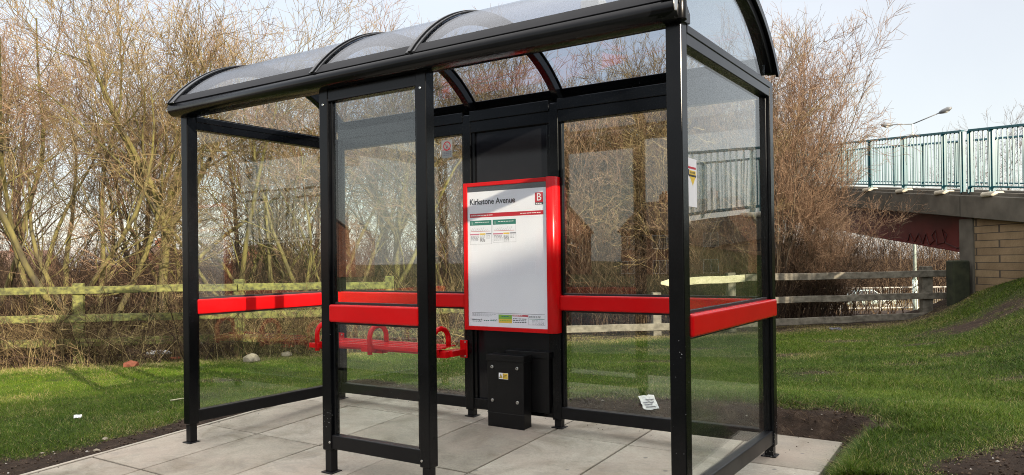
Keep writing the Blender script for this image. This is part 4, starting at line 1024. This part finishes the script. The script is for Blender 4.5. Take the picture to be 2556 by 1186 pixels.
def tree_meshes(seed, kind, bark, twig):
    rg = np.random.default_rng(seed)
    if kind == 'spreading':        # a few heavy stems that splay from the ground, long upright twigs
        ns = 6; a = np.linspace(0, 2 * np.pi, ns, endpoint=False) + rg.uniform(-.4, .4, ns); lean = rg.uniform(.25, 1.0, ns)
        st = np.stack([np.cos(a) * .12, np.sin(a) * .12, np.full(ns, -.1)], -1); di = np.stack([np.cos(a) * lean, np.sin(a) * lean, np.ones(ns)], -1)
        L0 = grow(st, di, rg.uniform(4.2, 6.4, ns), 12, rg, .10, .05); R0 = .062
        cfg = dict(n1=8, a1=40, l1=2.6, n2=9, a2=38, l2=1.4, n3=4, a3=38, l3=.72, n4=2, l4=.32, up=.085)
    elif kind == 'forked':         # one trunk that forks
        L0 = grow(np.array([[0, 0, -.1]]), np.array([[.03, 0, 1.]]), np.array([2.35]), 9, rg, .03, .02); 
        top = L0[:, -1].repeat(5, 0); a = np.array([.2, 1.5, 2.9, 4.2, 5.3]); di = np.stack([np.cos(a) * .6, np.sin(a) * .6, np.ones(5)], -1)
        F = grow(top - np.array([[0, 0, .05]]) , di, rg.uniform(3.2, 4.3, 5), 9, rg, .10, .06); R0 = .10
        cfg = dict(n1=9, a1=40, l1=2.1, n2=9, a2=38, l2=1.35, n3=4, a3=38, l3=.7, n4=2, l4=.32, up=.085)
    elif kind == 'shrub':          # a fan of thin straight shoots
        ns = 30; a = rg.uniform(0, 2 * np.pi, ns); lean = rg.uniform(.05, .60, ns)
        st = np.stack([np.cos(a) * .3 * lean, np.sin(a) * .3 * lean, np.full(ns, -.1)], -1); di = np.stack([np.cos(a) * lean, np.sin(a) * lean, np.ones(ns)], -1)
        L0 = grow(st, di, rg.uniform(3.4, 5.2, ns), 10, rg, .05, .02); R0 = .026
        cfg = dict(n1=9, a1=27, l1=1.75, n2=7, a2=30, l2=.85, n3=3, a3=32, l3=.45, n4=1, l4=.24, up=.06)
    else:                          # taller tree with a straight stem, for the rows behind
        L0 = grow(np.array([[0, 0, -.1], [.1, .05, -.1]]), np.array([[.05, 0, 1.], [-.22, .15, 1.]]), np.array([6.0, 5.2]), 12, rg, .06, .03); R0 = .085
        cfg = dict(n1=15, a1=46, l1=2.6, n2=8, a2=42, l2=1.45, n3=4, a3=36, l3=.75, n4=2, l4=.34, up=.09)
    parts_t = []; c = cfg; n0 = len(L0)
    parts_t.append(tubes(L0, lin(n0, L0.shape[1], np.full(n0, R0) * rg.uniform(.75, 1.1, n0), np.full(n0, R0 * (.16 if kind != 'forked' else .8))), 8))
    if kind == 'forked':
        parts_t.append(tubes(F, lin(5, 9, np.full(5, .066), np.full(5, .014)), 7)); base = F
    else: base = L0
    lo = .28 if kind in ('spreading', 'shrub') else (.12 if kind == 'forked' else .2)
    b1, t1 = spawn(base, c['n1'], lo, 1.0, c['a1'], c['l1'], 8, rg, .15, c['up'] * .7)
    r1 = R0 * (.27 if kind != 'shrub' else .32) * (1.15 - .75 * t1)
    V1 = tubes(b1, lin(len(b1), 8, r1, r1 * .22), 5)
    b2, t2 = spawn(b1, c['n2'], .15, 1.0, c['a2'], c['l2'], 6, rg, .17, c['up'])
    r2 = np.maximum(np.repeat(r1, c['n2']) * .34 * (1.1 - .6 * t2), .0040)
    b3, t3 = spawn(b2, c['n3'], .12, 1.0, c['a3'], c['l3'], 5, rg, .16, c['up'])
    r3 = np.full(len(b3), .0036) * rg.uniform(.75, 1.25, len(b3))
    b4, t4 = spawn(b3, c['n4'], .2, 1.0, 34, c['l4'], 3, rg, .10, c['up'] * .8)
    r4 = np.full(len(b4), .0029)
    def tn(arr, S, lo, hi):
        n, k, _ = arr.shape; b = rg.uniform(lo, hi, n)[:, None] + np.linspace(0, .12, k)[None]
        return np.repeat(b.reshape(-1), S)
    parts_t.append(V1)
    trunk = np_mesh('trunk', [(v, q, np.zeros(len(v))) for v, q in parts_t], bark)
    tw = []
    for arr, r, e, S, lo_, hi_ in ((b2, r2, .45, 4, .05, .5), (b3, r3, .6, 3, .2, .8), (b4, r4, .7, 3, .35, .9)):
        v, q = tubes(arr, lin(len(arr), arr.shape[1], r, r * e), S); tw.append((v, q, tn(arr, S, lo_, hi_)))
    return trunk, np_mesh('crown', tw, twig)

TM = {
    'spread_a': tree_meshes(101, 'spreading', M['bark_moss'], M['twig_olive']),
    'spread_b': tree_meshes(102, 'spreading', M['bark_moss'], M['twig_red']),
    'fork': tree_meshes(103, 'forked', M['bark_moss'], M['twig_olive']),
    'shrub_a': tree_meshes(104, 'shrub', M['bark_dark'], M['twig_red']),
    'shrub_b': tree_meshes(107, 'shrub', M['bark_dark'], M['twig_olive']),
    'tall_a': tree_meshes(105, 'tall', M['bark_dark'], M['twig_dark']),
    'tall_b': tree_meshes(106, 'tall', M['bark_dark'], M['twig_red']),
}
def tree(kind, px, dep, rz, sc, label, name='bare_tree', cat='tree', zs=1.0, group=None, tilt=(0, 0)):
    lat = (px - 1278) / FPX * dep; p = gp(lat, dep)
    r = empty(name, p, rz, label, cat, group); r.scale = (sc, sc, sc * zs); r.rotation_euler = (tilt[0], tilt[1], rz)
    for nm, me in zip(('trunk', 'crown'), TM[kind]):
        o = bpy.data.objects.new(nm, me); COL.objects.link(o); o.parent = r
    return r
FG = 'bare trees behind the timber fence'
tree('spread_b', -130, 14.2, .4, 1.15, 'spreading bare tree partly cut off by the left picture edge', group=FG)
tree('spread_a', 120, 13.9, 2.2, 1.12, 'mossy many-stemmed bare tree leaning over the far left rails', group=FG)
tree('spread_b', 262, 13.6, 5.1, 1.05, 'bare tree with crossing limbs directly behind the left mossy fence post', group=FG)
tree('fork', 402, 13.7, .9, 1.0, 'bare tree with one mossy trunk forking beside the left shelter post', group=FG)
tree('spread_a', 545, 15.2, 3.7, 1.0, 'bare tree filling the left end pane of the shelter', group=FG)
tree('spread_b', 690, 14.4, 1.2, .93, 'bare tree rising above the left bay of the barrel roof', group=FG)
tree('spread_a', 840, 14.9, 4.4, .92, 'bare tree seen through the front screen between the two front posts', group=FG)
tree('fork', 985, 15.4, 2.6, .93, 'bare tree behind the second front post and middle roof rib', group=FG)
tree('spread_b', 1110, 15.8, .2, .80, 'low bare tree behind the no smoking sticker', group=FG)
tree('shrub_b', 1250, 15.6, 1.9, 1.02, 'bare shrub directly behind the black back panel', 'bare_shrub', 'shrub', group=FG)
tree('shrub_a', 1395, 16.0, .7, 1.00, 'reddish bare shrub just right of the timetable case', 'bare_shrub', 'shrub', group=FG)
tree('shrub_b', 1545, 16.4, 4.9, .98, 'olive bare shrub in the middle of the right rear pane', 'bare_shrub', 'shrub', group=FG)
tree('shrub_b', 1650, 15.9, 3.3, 1.04, 'bare shrub behind the right front post', 'bare_shrub', 'shrub', group=FG)
tree('shrub_a', 1790, 15.7, 5.6, 1.0, 'bare shrub seen through the right end pane', 'bare_shrub', 'shrub', group=FG)
tree('shrub_a', 1925, 15.3, 2.4, .86, 'tall fan shaped bare shrub just right of the shelter', 'bare_shrub', 'shrub', group=FG, zs=1.28)
tree('shrub_a', 2035, 15.4, .1, .56, 'arching bare shrub in front of the bridge girder', 'bare_shrub', 'shrub', group=FG, tilt=(0.05, 0.16), zs=.9)
BG = 'bare trees in the rows further back'
for kind, px, dep, rz, sc, lb in (
    ('tall_b', 70, 18, 3.0, 1.0, 'dark leaning trunk against the sky gap at far left'),
    ('tall_b', 330, 19, .3, 1.02, 'reddish bare tree in the second row beside the forked trunk'),
    ('tall_b', 610, 19.5, 5.0, .95, 'reddish bare tree in the second row behind the left end pane'),
    ('tall_b', 770, 21, 1.6, 1.0, 'reddish bare tree in the second row above the left roof bay'),
    ('tall_b', 900, 20, 3.9, .95, 'reddish bare tree in the second row above the narrow roof bay'),
    ('spread_b', 1030, 21, 2.9, .98, 'thin topped bare tree in the second row by the second roof rib'),
    ('shrub_a', 1330, 21, 4.0, 1.15, 'reddish thicket tree in the second row above the timetable case'),
    ('shrub_a', 1600, 22, 2.2, 1.2, 'reddish thicket tree in the second row near the right front post'),
    ('shrub_b', 1730, 21, 1.0, 1.15, 'olive thicket tree in the second row behind the end pane'),
    ('shrub_b', 1880, 20, 3.0, 1.1, 'olive thicket tree in the second row by the right rear post')):
    tree(kind, px, dep, rz, sc, lb, group=BG)
tree('tall_a', 2545, 31, .6, 1.12, 'far bare tree behind the bridge railing at the right edge')
tree('tall_a', 2700, 27, 2.6, 1.12, 'far bare tree beyond the bridge just outside the right edge')
tree('tall_b', 2465, 36, 4.6, .62, 'small far bare tree seen through the bridge railing')

# ------------------------------------------------------------------ undergrowth, far thicket and grass
def twig_mass(name, n, region, hmax, rad, mat, seed, arch=.06, label=None, lean=.7, k=7):
    rg = np.random.default_rng(seed); lat, dep = region(rg, n)
    x = CAM.x + lat * 0.8331 - dep * 0.5530; y = CAM.y + lat * 0.5530 + dep * 0.8332; z = ground_z(x, y) - .03
    a = rg.uniform(0, 2 * np.pi, n); ln = rg.uniform(.05, lean, n)
    P = grow(np.stack([x, y, z], -1), np.stack([np.cos(a) * ln, np.sin(a) * ln, np.ones(n)], -1), hmax * rg.uniform(.35, 1.0, n) ** 1.2, k, rg, .13, -arch)
    s, _ = spawn(P, 4, .25, .95, 45, hmax * .28, 4, rg, .14, .02)
    out = []
    for arr, r in ((P, rad), (s, rad * .6)):
        m = len(arr); rr = rg.uniform(.7, 1.3, m) * r
        v, q = tubes(arr, lin(m, arr.shape[1], rr, rr * .5), 3)
        out.append((v, q, np.repeat(np.repeat(rg.uniform(0.05, 1, m) ** 1.3, arr.shape[1]), 3)))
    me = np_mesh(name, out, mat); o = bpy.data.objects.new(name, me); COL.objects.link(o)
    return tag(o, label, kind='stuff')
def reg(l0, l1, d0, d1, hug=1.0):
    def f(rg, n):
        l = rg.uniform(l0, l1, n); return l, fdep(l) + d0 + (d1 - d0) * rg.uniform(0, 1, n) ** hug
    return f
twig_mass('bramble_undergrowth', 6200, reg(-16, 2.5, 1.0, 8.5, 1.0), 2.75, .0055, M['twig_dark'], 31, .07, 'tangled bramble undergrowth behind the timber fence')
twig_mass('undergrowth', 1700, reg(-13.5, .2, -.60, 1.0), 1.55, .0046, M['twig_olive'], 32, .13, 'thin arching stems growing through the mossy rails')
twig_mass('undergrowth', 4200, reg(1.5, 6.8, 0.6, 6.0, 1.1), 2.2, .0048, M['twig_dark'], 33, .03, 'dark thicket stems behind the grey rails', lean=.35)
twig_mass('undergrowth', 420, reg(-13.5, .0, -.60, -.05), 1.5, .0058, M['twig_dark'], 37, .17, 'dark drooping stems hanging over the mossy rails', lean=1.0)
def regf(l0, l1, d0, d1):
    def f(rg, n): return rg.uniform(l0, l1, n), rg.uniform(d0, d1, n)
    return f
twig_mass('undergrowth', 3000, regf(-30, 12, 20, 34), 2.6, .010, M['twig_dark'], 34, .04, 'brown scrub on the slope down to the road')
twig_mass('far_thicket', 11000, regf(-75, 60, 66, 86), 7.5, .026, M['twig_dark'], 35, .01, 'sunlit brown thicket on the far side of the road', lean=.4)
twig_mass('far_thicket', 1500, regf(11, 40, 42, 47), 1.0, .010, M['twig_olive'], 36, .05, 'dry scrub along the near verge of the far road')
mbx = MB()
pts = [cw(-120, 52), cw(120, 52), cw(120, 64), cw(-120, 64)]
zz = [gz(p.x, p.y) + .03 for p in pts]
for a, b in zip(np.linspace(-120, 120, 41)[:-1], np.linspace(-120, 120, 41)[1:]):
    q = [cw(a, 59.5), cw(b, 59.5), cw(b, 67), cw(a, 67)]; mbx.add([(p.x, p.y, gz(p.x, p.y) + .03) for p in q], [(0, 1, 2, 3)])
tag(mbx.build('road', M['asphalt']), kind='structure')

def build_grass():
    rg = np.random.default_rng(77)
    n = 3400000
    dep = 3.4 + 11.6 * rg.uniform(0, 1, n) ** 1.35; lat = rg.uniform(-.78, .80, n) * dep * 1.0 + rg.uniform(-.3, .3, n)
    x = CAM.x + lat * 0.8331 - dep * 0.5530; y = CAM.y + lat * 0.5530 + dep * 0.8332
    ex = np.maximum(np.maximum(SX0 - .02 - x, x - SX1), 0); ey = np.maximum(np.maximum(SY0 - y, y - SY1), 0)
    d = np.hypot(ex, ey); s = soil_f(x, y)
    patch = 0.5 + 0.5 * vnoise(x, y, 2.2, 9)
    keep = (d > 0.015) & (rg.uniform(0, 1, n) > s * 1.15 - 0.05) & (rg.uniform(0, 1, n) < 0.50 + .62 * patch + .12 * vnoise(x, y, 6.0, 33)) & (dep < fdep(lat) + 1.2)
    x, y, lat, dep, s, d, patch = [q[keep] for q in (x, y, lat, dep, s, d, patch)]
    n = len(x); z = ground_z(x, y) - .004
    # longer tufts along the cut edge at the right of the paving
    edge = np.exp(-((d - .16) / .13) ** 2) * (x > 4.0) + .5 * np.exp(-((d - .35) / .25) ** 2) * (y > 1.9) * (x > 1.0)
    h = (.016 + .024 * rg.uniform(0, 1, n) ** 2.0) * (1 + 1.2 * edge) * (.75 + .6 * patch) * (1 - .45 * s)
    h = h * (1 + .25 * (lat > 3.0) + .012 * dep)
    w = (.0009 + .0007 * rg.uniform(0, 1, n)) * (1 + .075 * dep)
    a = rg.uniform(0, 2 * np.pi, n); ln = rg.uniform(.3, 2.1, n)
    lx, ly = np.cos(a), np.sin(a); b = a + rg.uniform(-.7, .7, n) + np.pi / 2; wx, wy = np.cos(b) * w, np.sin(b) * w
    base = np.stack([x, y, z], -1); L = np.stack([lx, ly, np.zeros(n)], -1); W = np.stack([wx, wy, np.zeros(n)], -1); U = np.array([[0, 0, 1.]])
    tip = base + L * (h * ln)[:, None] + U * (h * np.maximum(.25, 1 - .28 * ln))[:, None]
    V = np.stack([base - W, base + W, tip], 1).reshape(-1, 3)
    idx = np.arange(n)[:, None] * 3 + np.array([[0, 1, 2]])
    big = 0.5 + 0.5 * vnoise(x, y, .9, 3)
    fin = vnoise(x, y, 5.5, 21); t = np.clip(.16 + .34 * big + .13 * fin + rg.normal(0, .16, n) + .10 * (lat < -1.5), 0, .84)
    dead = rg.uniform(0, 1, n) < (.02 + .06 * patch + .34 * np.clip(vnoise(x, y, 1.9, 41), 0, 1) ** 2 + .25 * s + .62 * sstep(11.5, 12.9, dep - .18 * lat))
    t = np.where(dead, rg.uniform(.86, 1.0, n), t)
    me = np_mesh('grass', [(V, idx, np.repeat(t, 3))], M['grass'], smooth=True)
    o = bpy.data.objects.new('grass', me); COL.objects.link(o); tag(o, 'short green winter grass of the verge', kind='stuff')
build_grass()

def build_crumbs():
    rg = np.random.default_rng(5); n = 60000
    lat = rg.uniform(-4.5, 4.5, n); dep = 3.6 + 6.0 * rg.uniform(0, 1, n) ** 1.3
    x = CAM.x + lat * 0.8331 - dep * 0.5530; y = CAM.y + lat * 0.5530 + dep * 0.8332
    s = soil_f(x, y); ex = np.maximum(np.maximum(SX0 - x, x - SX1), 0); ey = np.maximum(np.maximum(SY0 - y, y - SY1), 0); d = np.hypot(ex, ey)
    spill = (d <= 0) & (y > 1.55) & (rg.uniform(0, 1, n) < .10) | (d <= 0) & (x < -.22) & (rg.uniform(0, 1, n) < .10) | (d <= 0) & (x > 3.9) & (rg.uniform(0, 1, n) < .12)
    k = ((rg.uniform(0, 1, n) < s) & (d > 0)) | spill
    x, y, d, spill = x[k], y[k], d[k], spill[k]; n = len(x)
    z = np.where(d <= 0, slab_z(x, y) + .001, ground_z(x, y))
    r = .0022 + .011 * rg.uniform(0, 1, n) ** 4; r = np.where(spill, r * .45, r)
    oct_ = np.array([[1, 0, 0], [0, 1, 0], [-1, 0, 0], [0, -1, 0], [0, 0, .8], [0, 0, -.5]], float)
    V = oct_[None] * (rg.uniform(.6, 1.3, (n, 6, 1)) * r[:, None, None]); a = rg.uniform(0, 6.3, n); ca, sa = np.cos(a)[:, None], np.sin(a)[:, None]
    V = np.stack([V[..., 0] * ca - V[..., 1] * sa, V[..., 0] * sa + V[..., 1] * ca, V[..., 2]], -1) + np.stack([x, y, z + r * .2], -1)[:, None]
    f = np.array([[0, 1, 4], [1, 2, 4], [2, 3, 4], [3, 0, 4], [1, 0, 5], [2, 1, 5], [3, 2, 5], [0, 3, 5]])
    Q = (np.arange(n)[:, None, None] * 6 + f[None]).reshape(-1, 3)
    t = rg.uniform(0, .72, n); t = np.where(rg.uniform(0, 1, n) < .05, rg.uniform(.85, 1, n), t)
    m = m_attr('soil_crumbs', [(0, (.022, .015, .011)), (.5, (.06, .042, .029)), (.75, (.13, .095, .065)), (.86, (.24, .20, .16)), (1, (.42, .39, .35))], .95)
    me = np_mesh('soil_crumbs', [(V.reshape(-1, 3), Q, np.repeat(t, 6))], m, smooth=False)
    o = bpy.data.objects.new('soil_crumbs', me); COL.objects.link(o); tag(o, 'loose soil and grit along the paving edge', kind='stuff')
build_crumbs()
twig_mass('hanging_roots', 260, lambda rg, n: (lambda X, Y: ((X - CAM.x) * .8331 + (Y - CAM.y) * .5530, -(X - CAM.x) * .5530 + (Y - CAM.y) * .8332))(rg.uniform(3.2, 4.25, n), rg.uniform(2.02, 2.34, n)), .22, .0016, M['twig_dark'], 51, .35, 'dry roots and stalks in the cut soil bank', lean=1.5)

# ------------------------------------------------------------------ sky, sun, camera
w = bpy.data.worlds.new('World'); SC.world = w; w.use_nodes = True
nt = w.node_tree; bg = nt.nodes['Background']
sk = nt.nodes.new('ShaderNodeTexSky'); sk.sky_type = 'NISHITA'; sk.sun_disc = False
sk.sun_elevation = SUN_EL; sk.sun_rotation = math.atan2(SUN_H.x, SUN_H.y)
sk.air_density = 1.0; sk.dust_density = 1.6; sk.ozone_density = 1.2; sk.altitude = 20
# sky brightness added overhead, unseen, to lift the shaded paving; pale veil lower down
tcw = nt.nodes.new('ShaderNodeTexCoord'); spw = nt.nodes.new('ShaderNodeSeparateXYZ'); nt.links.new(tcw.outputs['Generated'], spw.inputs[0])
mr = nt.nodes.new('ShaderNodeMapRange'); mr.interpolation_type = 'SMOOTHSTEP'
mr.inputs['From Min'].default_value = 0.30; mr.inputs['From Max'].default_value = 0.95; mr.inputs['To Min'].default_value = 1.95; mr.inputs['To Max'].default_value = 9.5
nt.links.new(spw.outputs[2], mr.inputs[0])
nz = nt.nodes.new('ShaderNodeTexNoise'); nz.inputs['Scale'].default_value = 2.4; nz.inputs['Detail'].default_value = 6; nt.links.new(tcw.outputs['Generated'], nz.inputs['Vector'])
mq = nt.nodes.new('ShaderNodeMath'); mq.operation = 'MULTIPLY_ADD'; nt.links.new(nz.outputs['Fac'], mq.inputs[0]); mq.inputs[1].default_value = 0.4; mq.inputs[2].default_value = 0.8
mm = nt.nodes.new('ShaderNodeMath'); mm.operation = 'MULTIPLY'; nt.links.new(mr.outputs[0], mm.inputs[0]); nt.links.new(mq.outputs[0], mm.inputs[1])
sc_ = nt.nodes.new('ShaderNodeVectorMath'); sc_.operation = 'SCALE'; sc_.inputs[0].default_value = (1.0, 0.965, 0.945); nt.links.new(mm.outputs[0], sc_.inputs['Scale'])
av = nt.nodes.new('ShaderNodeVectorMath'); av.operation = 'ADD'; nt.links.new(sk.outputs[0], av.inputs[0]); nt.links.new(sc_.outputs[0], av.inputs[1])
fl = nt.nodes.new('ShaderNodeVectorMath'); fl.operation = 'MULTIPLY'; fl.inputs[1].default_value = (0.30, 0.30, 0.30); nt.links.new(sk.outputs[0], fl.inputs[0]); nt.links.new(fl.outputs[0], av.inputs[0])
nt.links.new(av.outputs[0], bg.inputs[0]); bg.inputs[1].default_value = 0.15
sl = bpy.data.lights.new('sun', 'SUN'); sl.energy = 4.2; sl.angle = math.radians(0.5); sl.color = (1.0, 0.86, 0.68)
so = bpy.data.objects.new('sun', sl); COL.objects.link(so)
to_sun = Vector((SUN_H.x * math.cos(SUN_EL), SUN_H.y * math.cos(SUN_EL), math.sin(SUN_EL)))
so.rotation_euler = to_sun.to_track_quat('Z', 'Y').to_euler(); so.location = to_sun * 60

cd = bpy.data.cameras.new('camera'); co = bpy.data.objects.new('camera', cd); COL.objects.link(co)
co.matrix_world = Matrix(((RX.x, UX.x, -FX.x, CAM.x), (RX.y, UX.y, -FX.y, CAM.y), (RX.z, UX.z, -FX.z, CAM.z), (0, 0, 0, 1)))
cd.sensor_fit = 'HORIZONTAL'; cd.sensor_width = 36.0; cd.lens = 36.0 * FPX / 2556.0; cd.shift_y = (639.0 - 593.0) / 2556.0
cd.clip_start = 0.05; cd.clip_end = 3000
SC.camera = co
SC.view_settings.view_transform = 'Standard'; SC.view_settings.look = 'None'; SC.view_settings.gamma = 1.0; SC.view_settings.exposure = 1.18
SC.cycles.filter_width = 1.0; SC.cycles.use_denoising = True; SC.cycles.denoising_input_passes = 'RGB_ALBEDO_NORMAL'; SC.cycles.denoising_prefilter = 'NONE'; SC.cycles.use_adaptive_sampling = False
SC.cycles.max_bounces = 14; SC.cycles.transparent_max_bounces = 32; SC.cycles.glossy_bounces = 5; SC.cycles.diffuse_bounces = 3
SC.cycles.sample_clamp_indirect = 6.0
